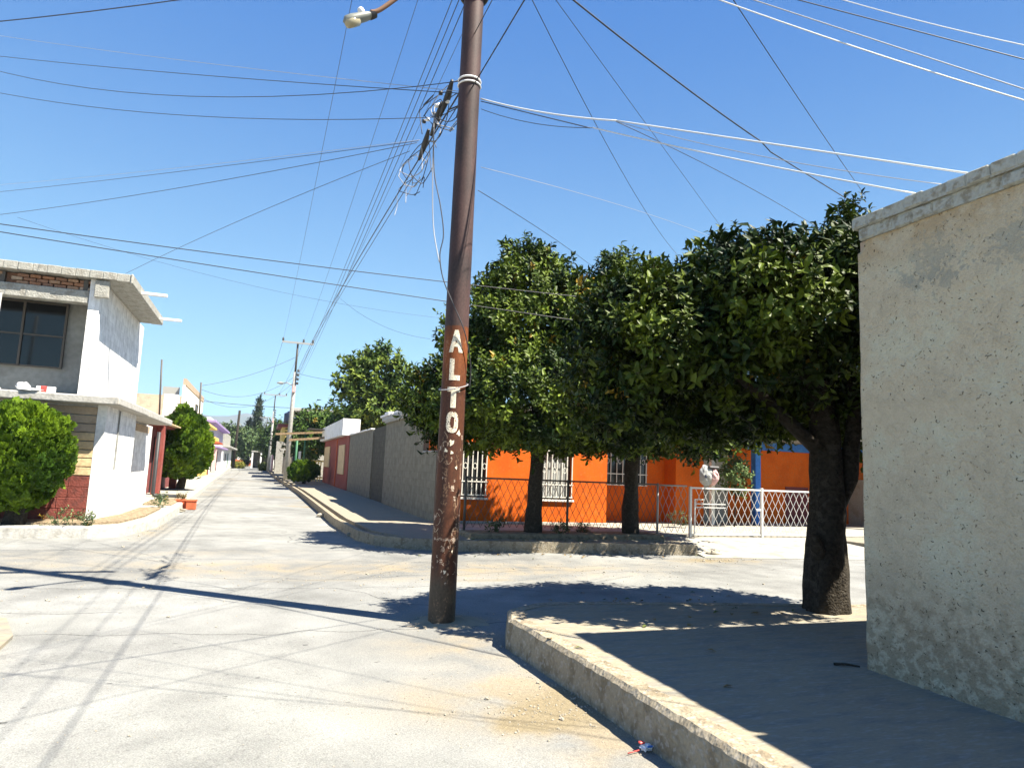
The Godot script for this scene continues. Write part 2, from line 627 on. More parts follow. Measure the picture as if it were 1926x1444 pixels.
# twigs over and in a set of rounded masses [centre, radii]; flat_y cuts the underside
func crown(parent: Node3D, masses: Array, count: int, meshes: Array, mat: Material, sc: float, dark: Color, light: Color, sd: int, flat_y := -100.0, upright := 0.5, rough := 0.16, yellow := 0.02, gaps := -0.22, tip := 0.0) -> void:
	rng.seed = sd
	var lump := noise(sd, 0.55, 2)
	var wgt := []
	var sum := 0.0
	for e in masses:
		var r: Vector3 = e[1]
		sum += r.x * r.y + r.y * r.z + r.x * r.z
		wgt.append(sum)
	var places := []
	for v in meshes: places.append([])
	var tries := 0
	var done := 0
	while done < count and tries < count * 12:
		tries += 1
		var pick := rng.randf() * sum
		var k := 0
		while wgt[k] < pick: k += 1
		var c: Vector3 = masses[k][0]
		var r: Vector3 = masses[k][1]
		var d := Vector3(rng.randfn(), rng.randfn(), rng.randfn()).normalized()
		var shell: float = 1.0 - 0.42 * pow(rng.randf(), 1.6)
		if rng.randf() < 0.03: shell = rng.randf_range(1.0, 1.09)
		var bulge := lump.get_noise_3dv(c * 0.3 + d * r * 1.1)
		var p := c + d * r * shell * (1.0 + rough * bulge * 2.0)
		if p.y < flat_y + tip * p.z + lump.get_noise_2d(p.x * 3.0, p.z * 3.0) * 0.25: continue
		if shell > 0.74 and lump.get_noise_3dv(p * 2.6) < gaps: continue
		var inside := false
		for m in masses.size():
			if m == k: continue
			var q: Vector3 = (p - masses[m][0]) / masses[m][1]
			if q.length_squared() < 0.40:
				inside = true
				break
		if inside: continue
		var n := (d / r).normalized()
		var axis := (n * (1.0 - upright) + Vector3.UP * upright + Vector3(rng.randfn(), rng.randfn(), rng.randfn()) * 0.33).normalized()
		var bs := frame_of(axis)
		bs = Basis(bs.x, bs.z, -bs.y).rotated(axis, rng.randf() * TAU)
		if upright < 0.0:       # sprays stand on edge, facing outwards
			var up := (Vector3.UP + n * 0.5 + Vector3(rng.randfn(), rng.randfn(), rng.randfn()) * 0.22).normalized()
			var x := up.cross(n + Vector3(rng.randfn(), 0, rng.randfn()) * 0.8).normalized()
			bs = Basis(x, up, x.cross(up))
		var s: float = sc * rng.randf_range(0.62, 1.3)
		var tone := clampf(0.33 + lump.get_noise_3dv(p * 1.7) * 0.9 + rng.randf_range(-0.4, 0.4), 0, 1)
		var col := dark.lerp(light, tone)
		if rng.randf() < yellow: col = Color(0.26, 0.17, 0.02)
		places[rng.randi() % meshes.size()].append([Transform3D(bs.scaled_local(Vector3.ONE * s), p), col])
		done += 1
	for v in meshes.size():
		var mm := MultiMesh.new()
		mm.transform_format = MultiMesh.TRANSFORM_3D
		mm.use_colors = true
		mm.mesh = meshes[v]
		mm.instance_count = places[v].size()
		for i in places[v].size():
			mm.set_instance_transform(i, places[v][i][0])
			mm.set_instance_color(i, places[v][i][1])
		var o := MultiMeshInstance3D.new()
		o.name = "crown"
		o.multimesh = mm
		o.material_override = mat
		parent.add_child(o, true)
		o.set_meta("kind", "stuff")


# a gnarled stem through pts
func stem(pts: Array, radii: Array, sd: int, sides := 14) -> SurfaceTool:
	var n := noise(sd, 1.4, 3)
	var st := mb(true)
	var curve := Curve3D.new()
	for p in pts: curve.add_point(p)
	var rings := []
	var total := curve.get_baked_length()
	var steps := maxi(6, int(total / 0.07))
	for i in steps + 1:
		var t := float(i) / steps
		var p := curve.sample_baked(t * total)
		var f := t * (radii.size() - 1)
		var r: float = lerpf(radii[int(f)], radii[mini(int(f) + 1, radii.size() - 1)], f - int(f))
		var ring := []
		for k in sides:
			var a := TAU * k / sides
			var d := Vector3(cos(a), 0, sin(a))
			var g := 1.0 + 0.28 * n.get_noise_3dv(Vector3(d.x * 1.6, p.y * 0.8, d.z * 1.6)) + 0.09 * sin(a * 3.0 + p.y * 2.0)
			ring.append(p + d * r * g)
		rings.append(ring)
	for i in steps:
		for k in sides:
			var k2 := (k + 1) % sides
			quad(st, rings[i][k], rings[i + 1][k], rings[i + 1][k2], rings[i][k2])
	return st


# ------------------------------------------------------------------ repeated builders
func wire(label: String, a: Vector3, b: Vector3, sag: float, r: float, m: Material, back := 0.0, on := 0.0) -> void:
	var aa := a - (b - a) * back
	var bb := b + (b - a) * on
	var pts := []
	var seg := 24
	for i in seg + 1:
		var t := lerpf(-back, 1.0 + on, float(i) / seg)
		pts.append(a + (b - a) * t - Vector3(0, 4.0 * sag * t * (1.0 - t), 0))
	tag(obj("overhead_wire", tube(mb(true), pts, r, 6), m), label, "wire", "overhead wires")


# a grille of upright bars between two corners on a wall that faces +z
func grille(parent: Node3D, x0: float, x1: float, y0: float, y1: float, z: float, bars: int, m: Material) -> void:
	for i in bars:
		var x := lerpf(x0, x1, float(i) / (bars - 1))
		obj("bar", span(Vector3(x - 0.011, y0 + 0.013, z - 0.011), Vector3(x + 0.011, y1 + 0.06, z + 0.011)), m, parent)
	for y in [y0, lerpf(y0, y1, 0.27), y1]:
		obj("rail", span(Vector3(x0 - 0.03, y - 0.013, z + 0.012), Vector3(x1 + 0.03, y + 0.013, z + 0.024)), m, parent)
	for i in bars - 1:
		if i % 2 == 1: continue
		var c := Vector3(lerpf(x0, x1, (i + 0.5) / (bars - 1)), lerpf(y0, y1, 0.58), z + 0.004)
		var ring := []
		for k in 13:
			var a := TAU * k / 12.0
			ring.append(c + Vector3(cos(a) * 0.045, sin(a) * 0.07, 0))
		obj("ornament", tube(mb(true), ring, 0.008, 5, false), m, parent)


# crossing zigzag strands between two uprights: a lattice of tall diamonds on a fence that runs along x
func lattice(parent: Node3D, x0: float, x1: float, y0: float, y1: float, z: float, cell: float, rows: int, m: Material) -> void:
	var n := int(round((x1 - x0) / (cell * 0.5)))
	var dx := (x1 - x0) / n
	for i in n:
		var st := mb()
		var last := Vector3.ZERO
		for k in rows * 2 + 1:
			var x := x0 + dx * (i + ((k + i) % 2))
			var p := Vector3(x, lerpf(y0, y1, k / (rows * 2.0)), z + (0.005 if i % 2 == 0 else -0.005))
			if k > 0: stick(st, last, p, 0.006, 0.012, Vector3.BACK)
			last = p
		obj("lattice_strand", st, m, parent)


func slab(parent: Node3D, called: String, a: Vector3, b: Vector3, m: Material, bevel := 0.0) -> MeshInstance3D:
	return obj(called, span(a, b, bevel), m, parent)


# a window let into a wall that faces +x (normal = 1) or +z; depth goes back from the face
func window_z(parent: Node3D, x0: float, x1: float, y0: float, y1: float, z: float, fm: Material, gm: Material) -> Node3D:
	var w := slab(parent, "window", Vector3(x0, y0, z - 0.02), Vector3(x1, y1, z - 0.008), gm)
	for e in [[x0, x0 + 0.05, y0, y1], [x1 - 0.05, x1, y0, y1], [x0 + 0.05, x1 - 0.05, y0, y0 + 0.05], [x0 + 0.05, x1 - 0.05, y1 - 0.05, y1]]:
		slab(w, "frame", Vector3(e[0], e[2], z - 0.007), Vector3(e[1], e[3], z + 0.02), fm)
	return w


func window_x(parent: Node3D, z0: float, z1: float, y0: float, y1: float, x: float, fm: Material, gm: Material, out := 1.0) -> Node3D:
	var w := slab(parent, "window", Vector3(x + 0.003 * out, y0, z0), Vector3(x + 0.012 * out, y1, z1), gm)
	for e in [[z0, z0 + 0.06, y0, y1], [z1 - 0.06, z1, y0, y1], [z0 + 0.06, z1 - 0.06, y0, y0 + 0.06], [z0 + 0.06, z1 - 0.06, y1 - 0.06, y1]]:
		slab(w, "frame", Vector3(x + 0.014 * out, e[2], e[0]), Vector3(x + 0.05 * out, e[3], e[1]), fm)
	return w


# ------------------------------------------------------------------ the place
func _ready() -> void:
	var cam := Camera3D.new()
	cam.name = "camera"
	add_child(cam)
	cam.transform = Transform3D(Basis(Vector3(0.93862, 0.04155, 0.34243), Vector3(-0.08139, 0.99137, 0.10280), Vector3(-0.33520, -0.12436, 0.93390)).orthonormalized(), Vector3(0, 1.55, 0))
	cam.fov = 58.47
	cam.near = 0.05
	cam.far = 6000.0
	cam.current = true
	var env := Environment.new()
	env.background_mode = Environment.BG_SKY
	var sky := ProceduralSkyMaterial.new()
	sky.sky_top_color = lin(0.010, 0.055, 0.185)
	sky.sky_horizon_color = lin(0.168, 0.312, 0.38)
	sky.sky_curve = 0.19
	sky.ground_bottom_color = lin(0.2, 0.19, 0.17)
	sky.ground_horizon_color = lin(0.28, 0.30, 0.30)
	sky.sun_angle_max = 12.0
	env.sky = Sky.new()
	env.sky.sky_material = sky
	env.tonemap_mode = Environment.TONE_MAPPER_LINEAR
	env.tonemap_exposure = 3.6
	env.fog_enabled = true
	env.fog_density = 0.00020
	env.fog_light_color = Color(0.80, 0.90, 1.0)
	env.sdfgi_enabled = true
	env.ssao_enabled = true
	env.ssil_enabled = true
	var we := WorldEnvironment.new()
	we.name = "world_environment"
	we.environment = env
	add_child(we)
	var sun := DirectionalLight3D.new()
	sun.name = "sun"
	sun.light_energy = 1.5
	sun.light_color = Color(1.0, 0.965, 0.90)
	sun.light_angular_distance = 0.5
	sun.shadow_enabled = true
	add_child(sun)
	sun.basis = Basis.looking_at(Vector3(-0.772, -1.57, -0.635))

	make_materials()
	make_ground()
	make_plaster_house()
	make_left_house()
	make_orange_house()
	make_front_fence()
	make_block_wall()
	make_left_row()
	make_right_row()
	make_pole()
	make_far_poles()
	make_trees()
	make_bushes()
	make_wires()
	make_small_things()


func make_materials() -> void:
	M.road = road_material()
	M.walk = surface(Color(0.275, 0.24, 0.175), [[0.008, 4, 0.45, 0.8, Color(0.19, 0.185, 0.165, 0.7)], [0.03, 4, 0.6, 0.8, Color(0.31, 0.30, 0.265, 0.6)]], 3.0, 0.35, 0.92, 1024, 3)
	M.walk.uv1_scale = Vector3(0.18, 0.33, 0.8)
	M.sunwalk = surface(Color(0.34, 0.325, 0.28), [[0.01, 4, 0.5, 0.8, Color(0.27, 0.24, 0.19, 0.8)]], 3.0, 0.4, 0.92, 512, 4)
	M.kerb = surface(Color(0.29, 0.25, 0.18), [[0.015, 4, 0.45, 0.75, Color(0.18, 0.145, 0.095, 0.8)], [0.05, 3, 0.62, 0.75, Color(0.36, 0.33, 0.28, 0.7)]], 1.6, 0.9, 0.93, 512, 5)
	M.soil = surface(Color(0.30, 0.235, 0.15), [[0.02, 4, 0.4, 0.7, Color(0.18, 0.135, 0.085, 0.9)]], 1.5, 2.0, 0.97, 512, 6)
	M.earth = surface(Color(0.33, 0.28, 0.20), [[0.01, 4, 0.4, 0.7, Color(0.25, 0.21, 0.14, 0.9)]], 9.0, 0.0, 0.97, 512, 8)
	M.hill = surface(Color(0.10, 0.10, 0.09), [[0.01, 4, 0.4, 0.7, Color(0.07, 0.08, 0.06, 0.9)]], 400.0, 0.0, 0.97, 256, 30)
	M.plaster = plaster_material()
	M.coping = surface(Color(0.36, 0.37, 0.325), [[0.03, 4, 0.45, 0.7, Color(0.22, 0.20, 0.15, 0.85)], [0.06, 3, 0.6, 0.75, Color(0.36, 0.37, 0.335, 0.8)]], 0.8, 0.7, 0.95, 256, 9)
	M.white = surface(Color(0.74, 0.74, 0.72), [[0.01, 4, 0.55, 0.85, Color(0.55, 0.53, 0.48, 0.55)]], 4.0, 0.3, 0.85, 512, 10)
	M.whitewall = block_material(Color(0.76, 0.76, 0.745), 0.93, 61)
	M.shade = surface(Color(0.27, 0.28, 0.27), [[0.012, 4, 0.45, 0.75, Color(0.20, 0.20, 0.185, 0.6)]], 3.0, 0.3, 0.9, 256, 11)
	M.beige = surface(Color(0.42, 0.33, 0.24), [[0.015, 4, 0.5, 0.8, Color(0.34, 0.26, 0.19, 0.8)]], 2.0, 0.4, 0.9, 256, 12)
	M.cream = surface(Color(0.62, 0.47, 0.27), [[0.02, 4, 0.5, 0.8, Color(0.5, 0.37, 0.22, 0.8)]], 2.0, 0.4, 0.9, 256, 13)
	M.darkred = surface(Color(0.19, 0.052, 0.04), [[0.02, 4, 0.45, 0.75, Color(0.12, 0.04, 0.033, 0.9)]], 1.2, 0.5, 0.8, 256, 14)
	M.redhouse = surface(Color(0.25, 0.06, 0.048), [[0.012, 4, 0.5, 0.8, Color(0.26, 0.08, 0.065, 0.8)]], 3.0, 0.3, 0.85, 256, 15)
	M.raw = surface(Color(0.34, 0.335, 0.30), [[0.015, 4, 0.45, 0.75, Color(0.25, 0.235, 0.20, 0.8)], [0.05, 3, 0.6, 0.8, Color(0.45, 0.43, 0.39, 0.7)]], 2.0, 0.8, 0.95, 512, 16)
	M.orange = surface(Color(0.62, 0.115, 0.005), [[0.008, 4, 0.45, 0.8, Color(0.53, 0.09, 0.004, 0.8)], [0.04, 3, 0.68, 0.8, Color(0.52, 0.15, 0.03, 0.6)]], 3.0, 0.25, 0.8, 512, 17)
	M.block = block_material(Color(0.205, 0.188, 0.145), 0.9, 62)
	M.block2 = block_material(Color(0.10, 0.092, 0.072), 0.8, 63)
	M.lavender = surface(Color(0.72, 0.71, 0.75), [[0.01, 4, 0.5, 0.8, Color(0.6, 0.6, 0.64, 0.6)]], 3.0, 0.0, 0.85, 256, 18)
	M.purple = plain(Color(0.30, 0.22, 0.42))
	M.yellow = surface(Color(0.66, 0.50, 0.16), [[0.02, 4, 0.5, 0.8, Color(0.58, 0.42, 0.13, 0.7)]], 3.0, 0.0, 0.85, 256, 19)
	M.maroon = plain(Color(0.16, 0.03, 0.03))
	M.blue = surface(Color(0.045, 0.17, 0.52), [[0.02, 4, 0.5, 0.8, Color(0.06, 0.22, 0.55, 0.8)]], 2.0, 0.0, 0.75, 256, 20)
	M.wood = surface(Color(0.30, 0.21, 0.12), [[0.02, 4, 0.4, 0.7, Color(0.2, 0.14, 0.08, 0.8)]], 1.0, 0.3, 0.9, 256, 22)
	M.bark = surface(Color(0.034, 0.028, 0.02), [[0.05, 4, 0.4, 0.7, Color(0.017, 0.014, 0.01, 0.9)], [0.02, 4, 0.62, 0.8, Color(0.06, 0.052, 0.04, 0.7)]], 0.7, 1.2, 0.95, 256, 23)
	M.concrete = surface(Color(0.40, 0.39, 0.36), [[0.02, 4, 0.45, 0.75, Color(0.30, 0.285, 0.25, 0.7)]], 1.5, 0.4, 0.9, 256, 24)
	M.terracotta = surface(Color(0.55, 0.13, 0.055), [[0.04, 4, 0.5, 0.8, Color(0.45, 0.12, 0.06, 0.8)]], 0.6, 0.2, 0.8, 256, 25)
	M.pole = pole_material()
	M.black = plain(Color(0.018, 0.018, 0.02), 0.55)
	M.cable = plain(Color(0.03, 0.03, 0.035), 0.5)
	M.greycable = plain(Color(0.30, 0.30, 0.31), 0.5)
	M.bright = plain(Color(0.62, 0.63, 0.64), 0.4)
	M.steel = plain(Color(0.42, 0.43, 0.44), 0.45, 0.7)
	M.galv = plain(Color(0.33, 0.34, 0.33), 0.55, 0.3)
	M.housing = plain(Color(0.17, 0.18, 0.16), 0.5)
	M.rust = plain(Color(0.16, 0.085, 0.05), 0.8)
	M.cream_metal = plain(Color(0.72, 0.70, 0.62), 0.5)
	M.silver = plain(Color(0.60, 0.60, 0.57), 0.5)
	M.dim_metal = plain(Color(0.075, 0.066, 0.055), 0.6)
	M.grey_metal = plain(Color(0.30, 0.31, 0.29), 0.6)
	M.letter = surface(Color(0.78, 0.70, 0.54), [[0.05, 3, 0.55, 0.8, Color(0.55, 0.43, 0.29, 0.6)]], 0.3, 0.0, 0.7, 256, 26)
	M.dark_glass = plain(Color(0.012, 0.013, 0.014), 0.12)
	M.glass = plain(Color(0.03, 0.035, 0.037), 0.08)
	M.curtain = plain(Color(0.34, 0.35, 0.34), 0.9)
	M.curtain.backlight_enabled = true
	M.curtain.backlight = Color(0.3, 0.3, 0.3)
	M.plastic = plain(Color(0.75, 0.76, 0.77), 0.35)
	M.pink = plain(Color(0.62, 0.38, 0.36), 0.6)
	M.red = plain(Color(0.55, 0.06, 0.05), 0.5)
	M.navy = plain(Color(0.012, 0.015, 0.035), 0.4)
	M.green = plain(Color(0.03, 0.13, 0.06), 0.6)
	M.lens = plain(Color(0.30, 0.27, 0.18), 0.15)
	M.leaf = leafy(0.5)
	M.fan = leafy(0.6, Color(0.14, 0.2, 0.03))
	M.stone = surface(Color(0.36, 0.33, 0.27), [[0.06, 3, 0.45, 0.7, Color(0.26, 0.23, 0.18, 0.9)]], 0.4, 0.0, 0.95, 256, 27)
	M.bricks = []
	for c in [Color(0.33, 0.17, 0.10), Color(0.38, 0.24, 0.16), Color(0.27, 0.15, 0.10), Color(0.42, 0.32, 0.24)]:
		M.bricks.append(surface(c, [[0.04, 3, 0.5, 0.75, c * 0.75]], 0.5, 0.4, 0.95, 128, int(c.r * 1000)))
	B.leafy = [sprig(101, 11, 0.10, 0.043, 0.17), sprig(102, 8, 0.125, 0.05, 0.12), sprig(103, 13, 0.09, 0.038, 0.22), sprig(104, 6, 0.11, 0.048, 0.24)]
	B.broad = [sprig(111, 8, 0.14, 0.075, 0.20), sprig(112, 7, 0.16, 0.08, 0.18)]
	B.fan = [spray(121), spray(122), spray(123)]


# a level sheet cut to a plan
func sheet(plan: PackedVector2Array, y: float) -> SurfaceTool:
	var st := mb()
	var tri := Geometry2D.triangulate_polygon(plan)
	for i in tri.size():
		st.add_vertex(Vector3(plan[tri[i]].x, y, plan[tri[i]].y))
	return st


func make_ground() -> void:
	struct("ground", span(Vector3(-3000, -0.6, -3000), Vector3(3000, -0.03, 600)), M.earth)
	# the carriageways: one sheet of old asphalt
	var st := mb()
	for r in [[-60.0, -2.0, 60.0, 12.0], [-14.0, -140.0, 14.0, -2.0 - 0.0]]:
		pass
	var xs := [-60.0, -8.0, 8.0, 60.0]
	var zs := [-150.0, -16.0, 3.0, 30.0]
	for i in 3:
		for j in 3:
			if i != 1 and j != 1: continue
			for p in [Vector2(xs[i], zs[j]), Vector2(xs[i + 1], zs[j]), Vector2(xs[i + 1], zs[j + 1]), Vector2(xs[i], zs[j]), Vector2(xs[i + 1], zs[j + 1]), Vector2(xs[i], zs[j + 1])]:
				st.set_uv(Vector2((p.x + RX) / RS, (p.y + RZ) / RS))
				st.set_uv2(p / 1.1)
				st.add_vertex(Vector3(p.x, 0, p.y))
	struct("road", st, M.road)
	# pavements
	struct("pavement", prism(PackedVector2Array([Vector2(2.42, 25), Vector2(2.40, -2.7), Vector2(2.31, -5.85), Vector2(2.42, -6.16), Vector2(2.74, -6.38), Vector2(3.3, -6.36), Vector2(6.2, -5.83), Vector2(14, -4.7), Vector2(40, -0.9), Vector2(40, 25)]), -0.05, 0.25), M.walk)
	# its kerb, cast in lengths
	var line := [Vector2(2.28, 25), Vector2(2.28, 3.0), Vector2(2.27, 0.2), Vector2(2.26, -1.6), Vector2(2.255, -3.0), Vector2(2.24, -4.45), Vector2(2.17, -5.86), Vector2(2.31, -6.27), Vector2(2.72, -6.53), Vector2(3.3, -6.51), Vector2(6.2, -5.98), Vector2(14, -4.85), Vector2(40, -1.05)]
	kerb(line, 0.15, 0.255, 31, M.kerb)
	# the far pavement under the trees, the corner opposite
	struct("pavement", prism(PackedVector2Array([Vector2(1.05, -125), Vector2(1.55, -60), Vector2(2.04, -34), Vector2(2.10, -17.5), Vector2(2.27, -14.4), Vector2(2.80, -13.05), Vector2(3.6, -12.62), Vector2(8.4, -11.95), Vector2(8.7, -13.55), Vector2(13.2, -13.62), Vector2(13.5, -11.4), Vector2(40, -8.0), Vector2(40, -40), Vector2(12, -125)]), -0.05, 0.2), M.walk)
	kerb([Vector2(0.90, -125), Vector2(1.4, -60), Vector2(1.89, -34), Vector2(1.93, -26), Vector2(1.95, -17.5), Vector2(2.1, -14.35), Vector2(2.3, -13.6), Vector2(2.68, -13.12), Vector2(3.55, -12.76), Vector2(6.0, -12.42), Vector2(8.4, -12.09)], 0.14, 0.205, 32, M.kerb)
	# concrete ramp up to the gate
	st = mb()
	var low := Vector3(8.35, 0.006, -11.6)
	quad(st, low, Vector3(8.72, 0.205, -13.55), Vector3(13.2, 0.205, -13.62), Vector3(13.6, 0.006, -11.0))
	quad(st, Vector3(8.35, 0.0, -11.6), Vector3(8.72, 0.0, -13.55), Vector3(8.72, 0.205, -13.55), low)
	struct("driveway", st, M.sunwalk)
	# patio behind the fence
	struct("patio", span(Vector3(4.2, 0.1, -18.5), Vector3(20, 0.235, -13.75)), M.sunwalk)
	# planting bed along the fence
	struct("soil", span(Vector3(3.9, 0.1, -13.74), Vector3(8.3, 0.30, -12.95), 0.04), M.soil)
	# left pavement round the far corner
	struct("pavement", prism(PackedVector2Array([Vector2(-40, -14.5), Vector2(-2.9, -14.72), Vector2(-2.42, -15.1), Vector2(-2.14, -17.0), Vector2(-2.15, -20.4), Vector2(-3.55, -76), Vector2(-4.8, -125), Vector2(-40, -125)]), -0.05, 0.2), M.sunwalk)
	kerb([Vector2(-40, -14.35), Vector2(-7.0, -14.5), Vector2(-2.85, -14.57), Vector2(-2.32, -14.98), Vector2(-1.99, -17.0), Vector2(-2.0, -20.4), Vector2(-2.3, -32), Vector2(-3.4, -76), Vector2(-4.6, -125)], 0.14, 0.208, 33, M.concrete)
	struct("soil", prism(PackedVector2Array([Vector2(-2.95, -15.0), Vector2(-2.5, -15.35), Vector2(-2.28, -17.0), Vector2(-2.28, -19.6), Vector2(-2.75, -19.6), Vector2(-2.8, -17.2), Vector2(-3.1, -15.8), Vector2(-6.5, -15.6), Vector2(-6.5, -14.8)]), 0.15, 0.235), M.soil)
	# worn concrete lip of the near left corner
	struct("pavement", prism(PackedVector2Array([Vector2(-1.72, -5.6), Vector2(-1.80, -6.9), Vector2(-2.05, -7.6), Vector2(-2.6, -8.1), Vector2(-4.0, -8.45), Vector2(-12, -9.2), Vector2(-12, 6), Vector2(-1.6, 6)]), -0.05, 0.03), M.walk)
	# a bed of dry soil by the flower box
	struct("soil", span(Vector3(-2.9, 0.1, -23.6), Vector3(-2.2, 0.27, -21.0), 0.05), M.soil)
	# loose ground heaped about the pole's foot
	st = mb(true)
	var hump := noise(71, 2.2, 3)
	var grid := 18
	for i in grid:
		for j in grid:
			var c := []
			for q in [[0, 0], [1, 0], [1, 1], [0, 1]]:
				var u: float = float(i + q[0]) / grid * 2.0 - 1.0
				var v: float = float(j + q[1]) / grid * 2.0 - 1.0
				var d := Vector2(u, v).length()
				c.append(Vector3(1.93 + u * 0.5, -0.012 + 0.075 * maxf(0.0, 1.0 - d * (1.0 + 0.5 * hump.get_noise_2d(u, v))) + 0.012 * hump.get_noise_2d(u * 4.0, v * 4.0), -6.93 + v * 0.34))
			quad(st, c[0], c[1], c[2], c[3])
	struct("soil", st, M.earth)
	# far hills
	var rise := noise(91, 0.0011, 5)
	st = mb(true)
	for i in 80:
		for r in 3:
			var c := []
			for q in [[0, 0], [1, 0], [1, 1], [0, 1]]:
				var x: float = -2600.0 + (i + q[0]) * 65.0
				var k: float = (r + q[1]) / 3.0
				var top: float = 165.0 + 190.0 * rise.get_noise_1d(x)
				c.append(Vector3(x, -2.0 + top * k * (2.0 - k), -2450.0 - k * 380.0 - 150.0 * rise.get_noise_2d(x, k * 300.0)))
			quad(st, c[0], c[1], c[2], c[3])
	struct("hills", st, M.hill)


# a kerb along a line of points, its worn lengths butted end to end; it lies on the right of the line's way, or on the left when wide is under zero
func kerb(line: Array, wide: float, top: float, sd: int, mat: Material) -> void:
	rng.seed = sd
	var holder := Node3D.new()
	holder.name = numbered("kerb")
	add_child(holder)
	holder.set_meta("kind", "structure")
	var wob := noise(sd, 1.6, 3)
	for i in line.size() - 1:
		var a: Vector2 = line[i]
		var b: Vector2 = line[i + 1]
		var n := (b - a).normalized()
		var side := Vector2(-n.y, n.x) * wide
		if line[0].x < 0: side = -side
		var prev: Vector2 = (line[i] - line[i - 1]).normalized() if i > 0 else n
		var next: Vector2 = (line[i + 2] - line[i + 1]).normalized() if i + 2 < line.size() else n
		var sa := Vector2(-(n + prev).y, (n + prev).x).normalized() * wide * (-1.0 if line[0].x < 0 else 1.0)
		var sb := Vector2(-(n + next).y, (n + next).x).normalized() * wide * (-1.0 if line[0].x < 0 else 1.0)
		var st := mb()
		var steps := clampi(int(a.distance_to(b) / 0.06), 1, 60)
		var last := []
		for k in steps + 1:
			var t := float(k) / steps
			var p := a.lerp(b, t)
			var s := sa.lerp(sb, t)
			var w := wob.get_noise_2d(p.x * 3.0, p.y * 3.0)
			var w2 := wob.get_noise_2d(p.x * 9.0 + 40.0, p.y * 9.0)
			var e := s.normalized() * (0.012 * w + 0.006 * w2)
			var gap := 0.004 if (k == 0 or k == steps) else 0.0
			var batter := s * 0.18
			var row := [
				Vector3(p.x - batter.x, -0.04, p.y - batter.y), Vector3(p.x + e.x - batter.x * 0.2, top - 0.03 + 0.006 * w, p.y + e.y - batter.y * 0.2),
				Vector3(p.x + s.x * 0.16 + e.x, top - gap + 0.004 * w2, p.y + s.y * 0.16 + e.y), Vector3(p.x + s.x, top - gap, p.y + s.y), Vector3(p.x + s.x, -0.04, p.y + s.y)]
			if k > 0:
				for m in 4:
					quad(st, last[m], row[m], row[m + 1], last[m + 1])
			if k == 0 or k == steps:
				for m in [1, 2, 3]:
					for v in [row[0], row[m], row[m + 1]]: st.add_vertex(v)
			last = row
		obj("kerb_length", st, mat, holder)


# ------------------------------------------------------------------ the plastered house on the right
func make_plaster_house() -> void:
	var h := thing("plastered_house", "tan plastered house wall in shade with a ragged brick coping, right edge", "house", Vector3(4.18, 0.25, -3.91))
	# street wall as a wavy skin, its near-side corner worn
	var st := mb(true)
	var w := noise(301, 1.1, 4)
	var w2 := noise(302, 7.0, 3)
	var nz := 90
	var ny := 64
	var pts := []
	for i in nz + 1:
		var col := []
		for j in ny + 1:
			var z := pow(float(i) / nz, 1.6) * 6.5
			var y := float(j) / ny * 3.16
			var x := 0.010 * w.get_noise_2d(z, y) + 0.004 * w2.get_noise_2d(z, y)
			var chip := maxf(0.0, 0.10 - Vector2(z * 1.4, (3.16 - y)).length()) * 0.9
			var edge := 0.0
			if i == 0: edge = 0.006 * w2.get_noise_2d(5.0, y * 2.0) + 0.008 * w.get_noise_2d(9.0, y * 3.0)
			if i == 0: x += 0.012
			if y < 0.12: x += 0.012 * w2.get_noise_2d(z * 2.0, 3.0)
			col.append(Vector3(x + chip, y - 0.01, z + edge + chip))
		pts.append(col)
	for i in nz:
		for j in ny:
			for q in [[0, 0], [1, 0], [1, 1], [0, 0], [1, 1], [0, 1]]:
				var p: Vector3 = pts[i + q[0]][j + q[1]]
				st.set_uv(Vector2(p.z / 4.0, 1.0 - p.y / 4.0))
				st.add_vertex(p)
	obj("wall", st, M.plaster, h)
	# the end wall and the mass of the house behind the skin
	st = mb()
	box(st, Vector3(4.02, 1.57, 4.56), Vector3(8.0, 3.15, 9.10))
	obj("end_wall", st, M.beige, h)
	slab(h, "roof", Vector3(0.06, 3.15, 0.05), Vector3(8.0, 3.22, 9.0), M.raw)
	# two courses of grey cemented bricks, stepping out
	rng.seed = 44
	var brick_meshes := []
	for k in 5:
		var bs := mb()
		var l := [0.152, 0.148, 0.155, 0.145, 0.15][k] as float
		box(bs, Vector3.ZERO, Vector3(0.17, 0.092, l), 0.012)
		brick_meshes.append(obj_mesh(bs, 500 + k, 0.010))
	for course in 2:
		var z := 0.035 - 0.05 * course
		var k := 0
		while z < 2.1:
			var b := obj("brick", brick_meshes[(k * 3 + course) % 5], M.coping, h)
			b.position = Vector3(0.058 - 0.022 * course + rng.randf_range(-0.010, 0.010), 3.187 + 0.096 * course + rng.randf_range(-0.003, 0.003), z + 0.075)
			b.rotation = Vector3(rng.randf_range(-0.02, 0.02), rng.randf_range(-0.03, 0.03), rng.randf_range(-0.02, 0.02))
			z += 0.155
			k += 1
	slab(h, "coping", Vector3(-0.06, 3.14, 2.2), Vector3(0.12, 3.33, 9.0), M.coping, 0.01)
	slab(h, "coping", Vector3(0.15, 3.14, 0.0), Vector3(8.0, 3.33, 0.11), M.coping, 0.01)
	slab(h, "mortar_bed", Vector3(-0.018, 3.142, 0.045), Vector3(0.11, 3.235, 2.15), M.coping)
	slab(h, "mortar_bed", Vector3(-0.04, 3.237, 0.0), Vector3(0.11, 3.322, 2.15), M.coping)


